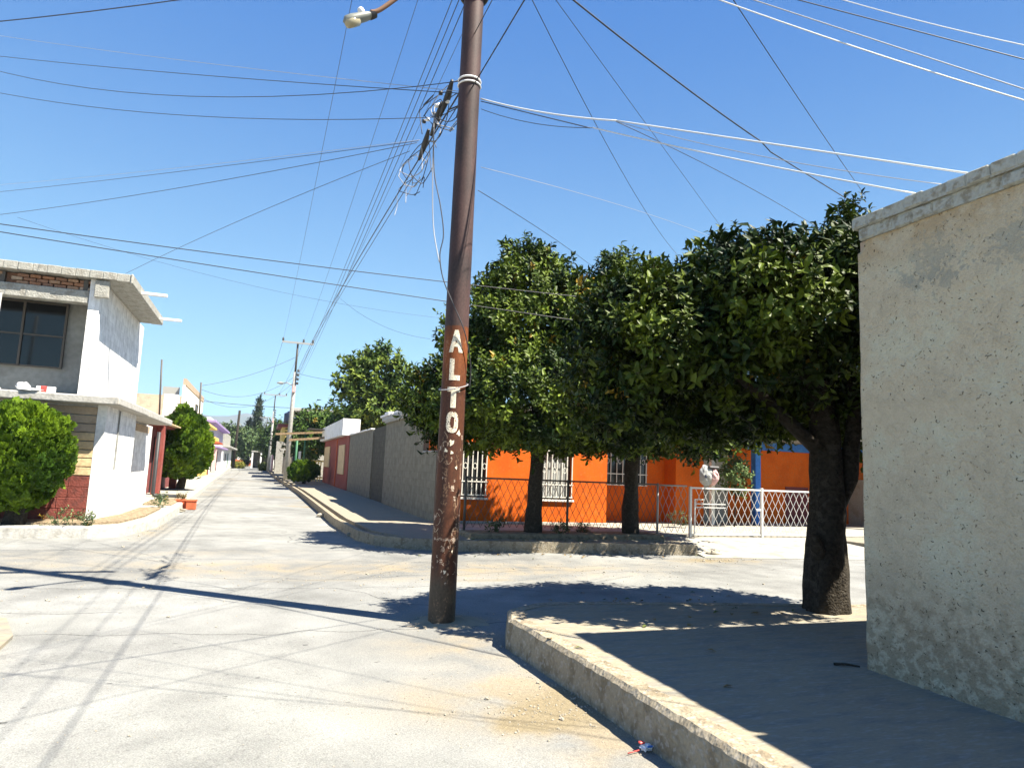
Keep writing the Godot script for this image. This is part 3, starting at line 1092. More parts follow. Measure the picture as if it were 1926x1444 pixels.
# roughens a mesh built from flat faces: points that share a place move together
func obj_mesh(st: SurfaceTool, sd: int, amount: float) -> ArrayMesh:
	var n := noise(sd, 9.0, 2)
	var src := st.commit_to_arrays()
	var v: PackedVector3Array = src[Mesh.ARRAY_VERTEX]
	var out := mb()
	for p in v:
		out.add_vertex(p + Vector3(n.get_noise_3dv(p), n.get_noise_3dv(p + Vector3(7, 0, 0)), n.get_noise_3dv(p + Vector3(0, 7, 0))) * amount)
	out.generate_normals()
	return out.commit()


# ------------------------------------------------------------------ the two-storey house on the left
func make_left_house() -> void:
	var h := thing("corner_house", "white two-storey corner house with dark red dado and unfinished brick band, left edge", "house", Vector3(-3.0, 0.2, -15.8))
	# positions below are from the ground-floor corner at the kerb
	slab(h, "wall", Vector3(-9.5, 0, -3.5), Vector3(0, 2.3, -0.06), M.whitewall)
	slab(h, "recessed_wall", Vector3(-9.5, 0, -9.4), Vector3(-0.42, 2.27, -3.505), M.whitewall)
	slab(h, "corner_pilaster", Vector3(-0.16, 0, -0.058), Vector3(0.006, 2.3, 0.015), M.white)
	var dado := slab(h, "dado", Vector3(-9.5, 0.02, -0.058), Vector3(-0.165, 0.88, 0.0), M.darkred)
	rng.seed = 61
	for row in 4:        # stone courses of the dado
		var x := -0.17
		while x > -4.2:
			var l := rng.randf_range(0.34, 0.55)
			slab(dado, "stone", Vector3(x - l + 0.006, 0.03 + row * 0.212, 0.002), Vector3(x, 0.235 + row * 0.212, 0.012 + rng.randf_range(0.0, 0.01)), M.darkred, 0.008)
			x -= l
	for k in 8:
		slab(h, "board", Vector3(-9.5, 0.895 + k * 0.172, -0.058), Vector3(-0.165, 1.048 + k * 0.172, 0.012), M.cream if k < 5 else M.beige, 0.006)
	slab(h, "floor_slab", Vector3(-9.5, 2.3, -3.4), Vector3(0.28, 2.46, 0.42), M.concrete, 0.02)
	slab(h, "awning", Vector3(-0.9, 2.28, -8.1), Vector3(0.30, 2.45, -3.42), M.concrete, 0.02)
	slab(h, "lintel", Vector3(-0.418, 2.02, -8.6), Vector3(-0.38, 2.22, -3.9), M.beige)
	window_x(h, -5.0, -4.3, 0.75, 1.9, -0.42, M.dim_metal, M.dark_glass)
	slab(h, "gutter_pipe", Vector3(0.006, 1.0, -1.32), Vector3(0.03, 2.28, -1.27), M.shade)
	# upper storey, set back a little from the street
	slab(h, "upper_wall", Vector3(-0.52, 2.46, -5.2), Vector3(-0.32, 4.82, 0.14), M.whitewall)
	slab(h, "rear_wall", Vector3(-9.5, 2.46, -5.2), Vector3(-0.525, 4.8, -5.0), M.white)
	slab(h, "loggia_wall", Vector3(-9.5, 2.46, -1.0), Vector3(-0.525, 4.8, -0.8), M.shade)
	slab(h, "lintel_beam", Vector3(-9.5, 4.32, -0.10), Vector3(-0.53, 4.58, 0.14), M.raw, 0.012)
	slab(h, "end_block", Vector3(-0.42, 4.45, 0.145), Vector3(-0.16, 4.80, 0.25), M.raw, 0.012)
	# bricks between beam and roof slab
	var bm := []
	for k in 3:
		var bs := mb()
		box(bs, Vector3.ZERO, Vector3(0.185 + 0.01 * k, 0.062, 0.11), 0.008)
		bm.append(obj_mesh(bs, 620 + k, 0.008))
	for row in 3:
		var x := -0.62 - (0.1 if row == 1 else 0.0)
		var k := 0
		while x > -3.4:
			if not (x < -1.86 and x > -2.06):
				var b := obj("brick", bm[(k + row) % 3], M.bricks[rng.randi() % 4], h)
				b.position = Vector3(x, 4.618 + row * 0.072, 0.04 + rng.randf_range(-0.012, 0.012))
				b.rotation = Vector3(rng.randf_range(-0.04, 0.04), rng.randf_range(-0.05, 0.05), 0)
			x -= 0.215
			k += 1
	slab(h, "brick_backing", Vector3(-9.5, 4.582, -0.08), Vector3(-0.53, 4.80, 0.0), M.bricks[2])
	for x in [-0.60, -2.02]:
		slab(h, "slot_post", Vector3(x - 0.05, 4.582, 0.002), Vector3(x + 0.03, 4.80, 0.10), M.dim_metal)
	var rf := mb()
	var rough := noise(66, 2.0, 3)
	# roof slab with a crumbling upper edge
	for i in 40:
		var x0 := -9.5 + i * 0.2425
		box(rf, Vector3(x0 + 0.12, 4.90 + 0.012 * rough.get_noise_1d(i), -2.075), Vector3(0.241, 0.16 + 0.02 * rough.get_noise_1d(i * 3), 4.75 + 0.05 * rough.get_noise_1d(i * 7 + 9)), 0.01)
	obj("roof_slab", rf, M.raw, h)
	slab(h, "roof_edge", Vector3(0.203, 4.78, -4.3), Vector3(0.26, 4.99, 0.32), M.raw, 0.02)
	for z in [-0.7, -3.6]:
		slab(h, "roof_beam", Vector3(0.262, 4.80, z - 0.05), Vector3(0.78, 4.86, z + 0.04), M.white, 0.008)
	slab(h, "window", Vector3(-3.4, 3.05, -0.79), Vector3(-1.06, 4.42, -0.76), M.dark_glass)
	for x in [-3.4, -2.62, -1.84, -1.08]:
		slab(h, "window_bar", Vector3(x - 0.02, 3.05, -0.755), Vector3(x + 0.02, 4.42, -0.72), M.dim_metal)
	for y in [3.05, 3.7, 4.38]:
		slab(h, "window_bar", Vector3(-3.42, y, -0.758), Vector3(-1.06, y + 0.03, -0.735), M.dim_metal)
	obj("downpipe", tube(mb(true), [Vector3(-0.2, 2.1, -9.3), Vector3(-0.2, 0.12, -9.3), Vector3(-0.14, 0.05, -9.3), Vector3(0.55, 0.04, -9.3)], 0.06, 8), M.black, h)

	# things on its balcony
	tag(obj("metal_pole", tube(mb(true), [Vector3(-4.98, 2.66, -15.52), Vector3(-4.93, 4.5, -15.42)], 0.028, 8), M.grey_metal), "thin grey pole standing on the balcony before the dark window", "pole")
	var st := mb(true)
	lathe(st, [Vector2(0.001, 0.24), Vector2(0.05, 0.23), Vector2(0.055, 0.05), Vector2(0.11, 0.03), Vector2(0.12, 0.0), Vector2(0.001, 0.0)], Vector3.ZERO, 10)
	var stand := obj("white_stand", st, M.plastic)
	stand.position = Vector3(-4.86, 2.665, -15.5)
	tag(stand, "small white stand at the foot of the thin balcony pole", "stand")
	var bag := obj("white_bag", lump(0.11, 0.08, 0.09, 81, 0.3), M.plastic)
	bag.position = Vector3(-4.40, 2.75, -15.52)
	tag(bag, "crumpled white bag lying on the balcony edge", "bag")
	var bx := thing("packing_box", "white and red box lying on the balcony edge near the corner", "box", Vector3(-4.02, 2.665, -15.52))
	slab(bx, "box_body", Vector3(-0.16, 0, -0.08), Vector3(0.16, 0.11, 0.08), M.plastic, 0.01)
	slab(bx, "red_band", Vector3(-0.10, -0.002, -0.083), Vector3(0.02, 0.114, 0.083), M.red, 0.01)
	bx.rotation.y = 0.25
	var sack := obj("flat_sack", lump(0.22, 0.035, 0.12, 83, 0.2), M.plastic)
	sack.position = Vector3(-4.24, 2.69, -15.46)
	tag(sack, "flat white sack on the balcony edge between bag and box", "sack")


# a crumpled rounded body
func lump(rx: float, ry: float, rz: float, sd: int, amount: float, nu := 12, nv := 8) -> SurfaceTool:
	var n := noise(sd, 1.3, 3)
	var st := mb()
	var ring := []
	for j in nv + 1:
		var row := []
		var b := PI * j / nv - PI * 0.5
		for i in nu + 1:
			var a := TAU * (i % nu) / nu
			var d := Vector3(cos(a) * cos(b), sin(b), sin(a) * cos(b))
			var f := 1.0 + amount * n.get_noise_3dv(d * 2.0) * 1.8
			row.append(Vector3(d.x * rx, d.y * ry, d.z * rz) * f)
		ring.append(row)
	for j in nv:
		for i in nu:
			quad(st, ring[j][i], ring[j + 1][i], ring[j + 1][i + 1], ring[j][i + 1])
	return st


# ------------------------------------------------------------------ the orange house
func make_orange_house() -> void:
	var h := thing("orange_house", "bright orange single-storey house behind the fence and the clipped trees", "house", Vector3(4.25, 0.235, -16.1))
	var z0 := 0.0
	# front wall in pieces round its windows; x from the house's left corner
	var w := [[0.0, 0.32, 0.0, 2.75], [0.32, 0.98, 0.0, 0.62], [0.32, 0.98, 1.92, 2.75], [0.98, 2.38, 0.0, 2.75], [2.38, 3.28, 0.0, 0.62], [2.38, 3.28, 1.88, 2.75], [3.28, 4.27, 0.0, 2.75]]
	var st := mb()
	for r in w:
		box(st, Vector3((r[0] + r[1]) * 0.5, (r[2] + r[3]) * 0.5, z0 - 0.1), Vector3(r[1] - r[0], r[3] - r[2], 0.2))
	obj("front_wall", st, M.orange, h)
	slab(h, "side_wall", Vector3(0.0, 0, -8.0), Vector3(0.2, 2.75, -0.205), M.orange)
	slab(h, "porch_side", Vector3(4.07, 0, -1.5), Vector3(4.27, 2.75, -0.205), M.orange)
	slab(h, "back_wall", Vector3(4.275, 0, -1.7), Vector3(8.05, 2.75, -1.5), M.orange)
	slab(h, "right_wall", Vector3(6.95, 0, -1.495), Vector3(7.9, 2.75, -0.9), M.orange)
	slab(h, "roof", Vector3(-0.25, 2.755, -8.2), Vector3(8.3, 2.93, 0.3), M.raw, 0.02)
	slab(h, "plinth", Vector3(0.0, 0.0, 0.003), Vector3(4.27, 0.06, 0.05), M.concrete, 0.01)
	for e in [[0.32, 0.98, 0.62, 1.92], [2.38, 3.28, 0.62, 1.88]]:
		var win := slab(h, "window", Vector3(e[0], e[2], -0.16), Vector3(e[1], e[3], -0.15), M.glass)
		slab(win, "sill", Vector3(e[0] - 0.04, e[2] - 0.05, -0.145), Vector3(e[1] + 0.04, e[2], 0.055), M.cream_metal, 0.006)
		var g := Node3D.new()
		g.name = "window_grille"
		h.add_child(g, true)
		grille(g, e[0] + 0.03, e[1] - 0.03, e[2] + 0.06, e[3] - 0.04, 0.03, 6 if e[0] < 1 else 7, M.cream_metal)
	# net curtain in the second window, in soft folds
	st = mb(true)
	for i in 40:
		var x0 := 2.42 + i * 0.0205
		var f := func(x): return -0.125 + 0.014 * sin(x * 46.0) + 0.008 * sin(x * 21.0)
		quad(st, Vector3(x0, 0.66, f.call(x0)), Vector3(x0 + 0.0205, 0.66, f.call(x0 + 0.0205)), Vector3(x0 + 0.0205, 1.85, f.call(x0 + 0.0205)), Vector3(x0, 1.85, f.call(x0)))
	obj("curtain", st, M.curtain, h)
	# porch window with its grille
	slab(h, "window", Vector3(4.9, 1.02, -1.497), Vector3(6.35, 2.2, -1.48), M.dark_glass)
	var g2 := Node3D.new()
	g2.name = "window_grille"
	h.add_child(g2, true)
	grille(g2, 4.95, 6.3, 1.02, 2.18, -1.44, 8, M.silver)
	slab(h, "porch_post", Vector3(7.97, 0.0, -0.75), Vector3(8.09, 2.75, -0.62), M.cream_metal, 0.01)

	# the neighbour with a blue-topped wall under a carport
	var c := thing("carport_house", "dark orange wall with a blue top band and blue pillar, beyond the gate", "house", Vector3(12.4, 0.235, -17.8))
	slab(c, "wall", Vector3(1.9, 0, -0.2), Vector3(9.0, 2.26, 0.0), M.orange)
	slab(c, "top_band", Vector3(1.9, 2.265, -0.2), Vector3(9.0, 2.52, 0.012), M.blue)
	slab(c, "pale_wall", Vector3(0.08, 0, -0.2), Vector3(1.2, 2.5, 0.0), M.sunwalk)
	slab(c, "wall", Vector3(1.21, 0, -0.2), Vector3(1.88, 2.5, -0.01), M.orange)
	slab(c, "pillar", Vector3(1.66, 0, 0.5), Vector3(1.86, 2.5, 0.72), M.blue, 0.01)
	slab(c, "roof", Vector3(0.0, 2.53, -3.2), Vector3(9.2, 2.68, 2.3), M.raw, 0.02)
	slab(c, "door", Vector3(3.4, 0.02, 0.003), Vector3(4.3, 1.15, 0.03), M.maroon)
	# beyond, seen in the gap between trunk and wall
	var n := thing("pale_house", "pale blue-trimmed house glimpsed between the near trunk and the plastered wall", "house", Vector3(18.0, 0.2, -15.2))
	slab(n, "wall", Vector3(0.4, 0, -4.0), Vector3(9.0, 1.5, -0.2), M.sunwalk)
	slab(n, "pillar", Vector3(-0.35, 0, -0.3), Vector3(-0.08, 2.6, 0.0), M.blue, 0.01)
	slab(n, "low_wall", Vector3(-0.07, 0, -0.15), Vector3(9.0, 0.9, 0.0), M.stone)


# ------------------------------------------------------------------ fence and gates before the orange house
func make_front_fence() -> void:
	var f := thing("lattice_fence", "grey diamond lattice fence in tree shade before the orange house", "fence", Vector3(4.0, 0.2, -13.68))
	for x in [0.0, 2.3, 4.54]:
		obj("post", rod(Vector3(x, 0, 0), Vector3(x, 1.19, 0), 0.028), M.galv if x > 4 else M.dim_metal, f)
	obj("top_rail", rod(Vector3(0.03, 1.16, 0), Vector3(4.51, 1.16, 0), 0.018), M.dim_metal, f)
	lattice(f, 0.03, 4.5, 0.16, 1.14, 0.0, 0.16, 3, M.dim_metal)
	var s := thing("fence_panel", "narrow lattice panel between the dim fence and the white gate", "fence", Vector3(8.58, 0.2, -13.66))
	obj("top_rail", rod(Vector3(0, 1.15, 0), Vector3(0.72, 1.15, 0), 0.018), M.grey_metal, s)
	lattice(s, 0.0, 0.72, 0.1, 1.13, 0.0, 0.16, 3, M.grey_metal)
	var g := thing("lattice_gate", "white metal gate of two leaves filled with diamond lattice", "gate", Vector3(9.36, 0.205, -13.6))
	for x in [0.0, 2.01, 3.72]:
		slab(g, "post", Vector3(x - 0.03, 0, -0.03), Vector3(x + 0.03, 1.16 if x > 0 else 1.14, 0.03), M.silver, 0.006)
	slab(g, "top_rail", Vector3(0.035, 1.09, -0.02), Vector3(1.975, 1.13, 0.02), M.silver)
	slab(g, "top_rail", Vector3(2.045, 1.09, -0.02), Vector3(3.685, 1.13, 0.02), M.silver)
	slab(g, "bottom_rail", Vector3(0.035, 0.04, -0.015), Vector3(1.975, 0.07, 0.015), M.silver)
	slab(g, "bottom_rail", Vector3(2.045, 0.04, -0.015), Vector3(3.685, 0.07, 0.015), M.silver)
	lattice(g, 0.14, 1.97, 0.075, 1.085, 0.0, 0.185, 3, M.silver)
	lattice(g, 2.05, 3.68, 0.075, 1.085, 0.0, 0.185, 3, M.silver)
	slab(g, "latch", Vector3(1.82, 0.62, 0.022), Vector3(1.95, 0.67, 0.05), M.plastic, 0.008)
	slab(g, "inner_upright", Vector3(0.09, 0.075, 0.01), Vector3(0.12, 0.86, 0.04), M.silver)
	for y in [0.84, 0.74, 0.66]:
		slab(g, "inner_rail", Vector3(0.12, y, 0.016), Vector3(0.95 if y < 0.8 else 0.35, y + 0.022, 0.034), M.silver)
	# what hangs and grows behind the gate
	var b := thing("hanging_bag", "white and pink padded bag with black top hanging behind the gate", "bag", Vector3(11.0, 1.38, -15.2))
	var body := obj("bag_body", lump(0.21, 0.26, 0.14, 861, 0.16, 16, 12), M.curtain, b)
	body.position = Vector3(-0.05, 0.24, 0)
	var side := obj("pink_panel", lump(0.13, 0.22, 0.14, 862, 0.16, 14, 10), M.pink, b)
	side.position = Vector3(0.13, 0.22, 0.05)
	var st := mb()
	box(st, Vector3(0.10, 0.45, 0.01), Vector3(0.34, 0.08, 0.28), 0.035)
	obj("black_flap", st, M.black, b)
	slab(b, "mark", Vector3(-0.19, 0.18, 0.121), Vector3(-0.13, 0.26, 0.126), M.navy)


# ------------------------------------------------------------------ grey block wall down the far street
func make_block_wall() -> void:
	var w := thing("block_wall", "grey concrete block boundary wall along the far pavement, low at its near end", "wall", Vector3(4.1, 0.2, -16.75))
	slab(w, "low_section", Vector3(0, 0, -1.55), Vector3(0.15, 1.72, 0.0), M.block)
	slab(w, "low_cap", Vector3(-0.02, 1.722, -1.55), Vector3(0.17, 1.76, 0.02), M.concrete, 0.008)
	slab(w, "tall_section", Vector3(0, 0, -7.7), Vector3(0.15, 2.86, -1.555), M.block)
	slab(w, "roof_edge", Vector3(-0.12, 2.865, -8.0), Vector3(0.5, 3.02, -1.5), M.concrete, 0.02)
	rng.seed = 71
	var z := -1.7
	while z > -7.8:
		var l := rng.randf_range(0.5, 1.1)
		slab(w, "roof_tile", Vector3(-0.10 + rng.randf_range(-0.05, 0.05), 3.022, z - l), Vector3(0.45, 3.06 + rng.randf_range(0.0, 0.09), z - 0.03), M.white, 0.01)
		z -= l
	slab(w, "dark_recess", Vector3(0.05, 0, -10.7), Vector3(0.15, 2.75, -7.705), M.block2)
	slab(w, "far_section", Vector3(0, 0, -18.2), Vector3(0.15, 2.72, -10.705), M.block)
	z = -11.0
	while z > -18.0:
		var l := rng.randf_range(0.5, 0.9)
		slab(w, "roof_tile", Vector3(-0.06, 2.722, z - l), Vector3(0.25, 2.76 + rng.randf_range(0.0, 0.05), z - 0.04), M.white, 0.01)
		z -= l


# ------------------------------------------------------------------ what stands beyond, left side
func make_left_row() -> void:
	var h := thing("dark_red_house", "dark red house with a red edged flat roof past the white corner house", "house", Vector3(-3.45, 0.2, -25.6))
	slab(h, "wall", Vector3(-9, 0, -10), Vector3(-0.25, 2.35, -0.05), M.maroon)
	slab(h, "roof", Vector3(-9, 2.352, -10.2), Vector3(0.22, 2.50, -0.05), M.redhouse, 0.01)
	slab(h, "roof_edge", Vector3(0.222, 2.42, -9.5), Vector3(0.42, 2.47, -1.0), M.cream, 0.01)
	slab(h, "pillar", Vector3(-0.02, 0, -1.3), Vector3(0.24, 2.35, -0.95), M.redhouse, 0.01)
	slab(h, "pillar", Vector3(-0.02, 0, -6.3), Vector3(0.24, 2.35, -5.95), M.redhouse, 0.01)
	slab(h, "door", Vector3(-0.248, 0, -3.2), Vector3(-0.2, 2.0, -2.3), M.black)
	slab(h, "roof_box", Vector3(-0.95, 2.5, -9.9), Vector3(-0.35, 4.15, -9.2), M.white, 0.01)
	tag(obj("roof_rod", tube(mb(true), [Vector3(-3.48, 2.7, -27.0), Vector3(-3.6, 4.93, -27.0)], 0.03, 8), M.dim_metal), "dark vertical rod rising from the dark red house roof", "rod")
	var p := thing("parapet_house", "white house with tall sloping-looking parapet and beige raw front beyond the red house", "house", Vector3(-4.2, 0.2, -40.0))
	slab(p, "wall", Vector3(-9, 0, -12), Vector3(0, 4.5, 0), M.beige)
	slab(p, "street_wall", Vector3(0.002, 0, -12), Vector3(0.12, 5.1, 0.02), M.whitewall)
	slab(p, "parapet_band", Vector3(0.0, 5.102, -12), Vector3(0.15, 5.45, 0.02), M.beige)
	slab(p, "awning", Vector3(0.125, 3.2, -11.5), Vector3(1.2, 3.34, 4.5), M.yellow, 0.01)
	slab(p, "wall", Vector3(-9, 0, 0.025), Vector3(0.1, 3.18, 3.5), M.white)
	window_x(p, -8.0, -6.5, 3.6, 4.6, 0.12, M.dim_metal, M.dark_glass)
	slab(p, "roof_frame", Vector3(-1.0, 4.505, -0.6), Vector3(-0.2, 5.0, -0.5), M.grey_metal)
	tag(obj("roof_rod", tube(mb(true), [Vector3(-3.9, 3.5, -48.0), Vector3(-4.0, 6.3, -48.0)], 0.05, 8), M.dim_metal), "dark rod standing against the white parapet house", "rod")
	var y := thing("yellow_house", "yellow single-storey front with an orange awning, left side of the far street", "house", Vector3(-3.85, 0.2, -53.0))
	slab(y, "wall", Vector3(-8, 0, -6.5), Vector3(0, 2.5, 0), M.yellow)
	slab(y, "awning", Vector3(0.002, 2.35, -6.5), Vector3(0.9, 2.5, 0.4), M.terracotta, 0.01)
	slab(y, "roof_edge", Vector3(-0.3, 2.502, -6.5), Vector3(0.6, 2.85, 0.1), M.yellow, 0.01)
	window_x(y, -3.8, -2.6, 0.9, 1.9, 0.0, M.white, M.dark_glass)
	slab(y, "door", Vector3(0.003, 0, -6.2), Vector3(0.05, 2.0, -5.3), M.darkred)
	var l := thing("lavender_house", "white and lavender two-storey house with a purple eave far down the left side", "house", Vector3(-4.4, 0.2, -62.0))
	slab(l, "wall", Vector3(-8, 0, -26), Vector3(0, 4.2, 0), M.lavender)
	slab(l, "eave", Vector3(-8.2, 4.202, -26.5), Vector3(0.7, 4.42, 0.6), M.purple, 0.02)
	slab(l, "roof_slope", Vector3(-8.0, 4.422, -26), Vector3(0.3, 4.62, 0.2), M.lavender, 0.04)
	slab(l, "lower_eave", Vector3(0.003, 2.25, -26), Vector3(0.7, 2.42, -5), M.purple, 0.02)
	window_z(l, -2.2, -0.5, 2.9, 3.8, 0.02, M.white, M.dark_glass)
	window_x(l, -4.0, -2.2, 2.8, 3.7, 0.0, M.white, M.dark_glass)
	slab(l, "pillar", Vector3(0.3, 0, -6.0), Vector3(0.6, 2.25, -5.6), M.pink, 0.02)
	slab(l, "door", Vector3(0.003, 0, -9.4), Vector3(0.05, 2.0, -8.2), M.dim_metal)
	slab(l, "door", Vector3(0.003, 0, -17.4), Vector3(0.05, 2.0, -15.8), M.black)
	var e := thing("white_house", "low white house with a grey flat roof at the left end of the street", "house", Vector3(-4.3, 0.2, -90.0))
	slab(e, "wall", Vector3(-8, 0, -24), Vector3(0, 2.6, 0), M.white)
	slab(e, "roof", Vector3(-8, 2.602, -24.2), Vector3(0.8, 2.8, 0.2), M.concrete, 0.02)
	slab(e, "upper_room", Vector3(-6, 2.802, -22), Vector3(-0.2, 4.6, -4), M.raw)
	window_x(e, -6.0, -4.5, 0.9, 1.9, 0.0, M.dim_metal, M.dark_glass)
	slab(e, "door", Vector3(0.003, 0, -13), Vector3(0.05, 2.0, -11.5), M.green)
	var t := thing("terminal_house", "white house with an orange base closing the far end of the street", "house", Vector3(-3.0, 0.0, -175.0))
	slab(t, "wall", Vector3(-9, 1.3, -6), Vector3(3.5, 4.6, 0), M.white)
	slab(t, "base", Vector3(-9, 0, -6), Vector3(3.5, 1.297, 0.1), M.terracotta)
	slab(t, "roof", Vector3(-9.3, 4.603, -6.3), Vector3(3.8, 4.9, 0.5), M.concrete, 0.03)
	window_z(t, -4.5, -2.8, 2.2, 3.5, 0.02, M.dim_metal, M.dark_glass)
	window_z(t, 0.4, 1.8, 2.2, 3.5, 0.02, M.dim_metal, M.dark_glass)


# ------------------------------------------------------------------ what stands beyond, right side
func make_right_row() -> void:
	var r := thing("red_house", "brick red house with cream shutters and a white roof box, right of the far street", "house", Vector3(4.08, 0.2, -35.05))
	slab(r, "wall", Vector3(0, 0, -14), Vector3(1.9, 2.75, 0.0), M.redhouse)
	slab(r, "roof_box", Vector3(-0.28, 2.752, -13.5), Vector3(0.62, 3.62, -1.0), M.white, 0.02)
	slab(r, "eave", Vector3(-0.30, 2.752, -14.6), Vector3(0.3, 2.95, -13.52), M.white, 0.03)
	slab(r, "shutter", Vector3(-0.06, 0.75, -4.2), Vector3(-0.002, 2.3, -1.4), M.cream, 0.01)
	slab(r, "shutter", Vector3(-0.06, 1.05, -13.2), Vector3(-0.002, 2.35, -9.6), M.cream, 0.01)
	slab(r, "drain_pipe", Vector3(-0.05, 0, -5.6), Vector3(-0.002, 2.7, -5.4), M.terracotta)
	var c := thing("timber_canopy", "open canopy of two long timber beams reaching over the pavement", "canopy", Vector3(4.0, 0.2, -48.0))
	obj("beam", stick(mb(), Vector3(0, 3.42, -1.8), Vector3(-3.2, 3.12, -1.8), 0.16, 0.14), M.wood, c)
	obj("beam", stick(mb(), Vector3(0, 2.95, 1.6), Vector3(-2.4, 2.66, 1.6), 0.16, 0.14), M.wood, c)
	obj("post", rod(Vector3(-1.9, 0, 1.7), Vector3(-1.9, 2.65, 1.7), 0.07), M.green, c)
	obj("post", rod(Vector3(-1.2, 0, -1.9), Vector3(-1.2, 3.2, -1.9), 0.06), M.green, c)
	obj("shade_roof", span(Vector3(-1.2, 3.46, -1.6), Vector3(1.5, 3.5, 1.4)), M.dim_metal, c)
	var f := thing("picket_fence", "pale yellow picket fence with one tall white post by the red house", "fence", Vector3(2.35, 0.2, -48.2))
	slab(f, "tall_post", Vector3(0.0, 0, -0.08), Vector3(0.16, 2.0, 0.08), M.white, 0.02)
	for y in [0.25, 1.35]:
		slab(f, "rail", Vector3(0.16, y, -0.03), Vector3(1.65, y + 0.1, 0.03), M.yellow)
	for k in 8:
		slab(f, "picket", Vector3(0.26 + k * 0.17, 0.05, 0.032), Vector3(0.33 + k * 0.17, 1.42, 0.06), M.yellow)
	var g := thing("grey_house", "grey house with a flat concrete roof slab showing over the trees", "house", Vector3(2.5, 0.2, -62.0))
	slab(g, "wall", Vector3(0.4, 0, -9), Vector3(7, 5.4, 0), M.raw)
	slab(g, "roof", Vector3(-0.2, 5.6, -9.3), Vector3(7.2, 5.85, 0.8), M.concrete, 0.02)
	slab(g, "wall", Vector3(0.9, 5.402, -8), Vector3(6.5, 5.598, -0.6), M.dim_metal)
	slab(g, "front_wall", Vector3(-0.3, 0, -9), Vector3(-0.1, 2.2, 0.5), M.block)
	slab(g, "gate", Vector3(-0.33, 0, -4.2), Vector3(-0.303, 2.0, -2.2), M.grey_metal)
	var t := thing("tank_house", "yellow house with maroon cornice under a dark roof tank, right side far down", "house", Vector3(1.9, 0.2, -78.0))
	slab(t, "wall", Vector3(0, 0, -8), Vector3(7, 5.0, 0), M.yellow)
	slab(t, "cornice", Vector3(-0.45, 4.9, -8.3), Vector3(7.2, 5.25, 0.4), M.maroon, 0.03)
	window_z(t, 0.5, 1.4, 3.2, 4.3, 0.02, M.white, M.dark_glass)
	slab(t, "front_wall", Vector3(-0.5, 0, 2.5), Vector3(3.0, 3.3, 2.7), M.raw)
	slab(t, "gate", Vector3(0.3, 0, 2.703), Vector3(1.5, 2.2, 2.74), M.dim_metal)
	var st := mb(true)
	lathe(st, [Vector2(0.001, 1.35), Vector2(0.2, 1.33), Vector2(0.24, 1.22), Vector2(0.5, 1.1), Vector2(0.55, 1.0), Vector2(0.53, 0.7), Vector2(0.55, 0.4), Vector2(0.54, 0.05), Vector2(0.001, 0.0)], Vector3.ZERO, 18)
	var tank := obj("water_tank", st, M.navy)
	tank.position = Vector3(2.5, 5.46, -77.2)
	tag(tank, "dark round water tank on the yellow house roof", "water tank")
	var w := thing("white_wall", "row of low white and pink wall panels with dark gates, right side far down", "wall", Vector3(1.25, 0.2, -88.0))
	for k in 3:
		slab(w, "panel", Vector3(0, 0, -k * 6.0 - 4.0), Vector3(0.2, 2.0, -k * 6.0), [M.pink, M.white, M.white][k], 0.02)
		slab(w, "gate", Vector3(0.08, 0, -k * 6.0 - 5.99), Vector3(0.14, 1.8, -k * 6.0 - 4.01), M.black)
	var sh := thing("shed", "small dark open shed with pale posts by the street's far end", "shed", Vector3(0.2, 0.1, -118.0))
	slab(sh, "roof", Vector3(-1.7, 2.6, -3.0), Vector3(2.5, 2.8, 0.2), M.concrete, 0.02)
	for x in [-1.5, -0.2, 1.8]:
		slab(sh, "post", Vector3(x - 0.12, 0, -0.12), Vector3(x + 0.12, 2.59, 0.12), M.white)
	slab(sh, "back_wall", Vector3(-1.5, 0, -3.0), Vector3(2.5, 2.59, -2.8), M.dim_metal)


# ------------------------------------------------------------------ the painted utility pole
func inside_letter(ch: String, u: float, v: float) -> bool:
	# u -0.5..0.5 across, v 0..1 upwards
	match ch:
		"A":
			var half := 0.5 * (1.0 - v) + 0.13 * v
			var inner := half - 0.29
			if absf(u) > half: return false
			if v > 0.24 and v < 0.42: return true
			return absf(u) > inner
		"L":
			return u < -0.08 and u > -0.5 or v < 0.23 and absf(u) < 0.5
		"T":
			return v > 0.77 and absf(u) < 0.5 or absf(u) < 0.2
		"O":
			var q := Vector2(u / 0.5, (v - 0.5) / 0.5)
			var o := pow(absf(q.x), 2.6) + pow(absf(q.y), 3.2)
			var k := Vector2(u / 0.16, (v - 0.5) / 0.28)
			return o < 1.0 and pow(absf(k.x), 2.4) + pow(absf(k.y), 2.8) > 1.0
	return false


func pole_r(y: float) -> float:
	return lerpf(0.136, 0.100, y / 10.0)


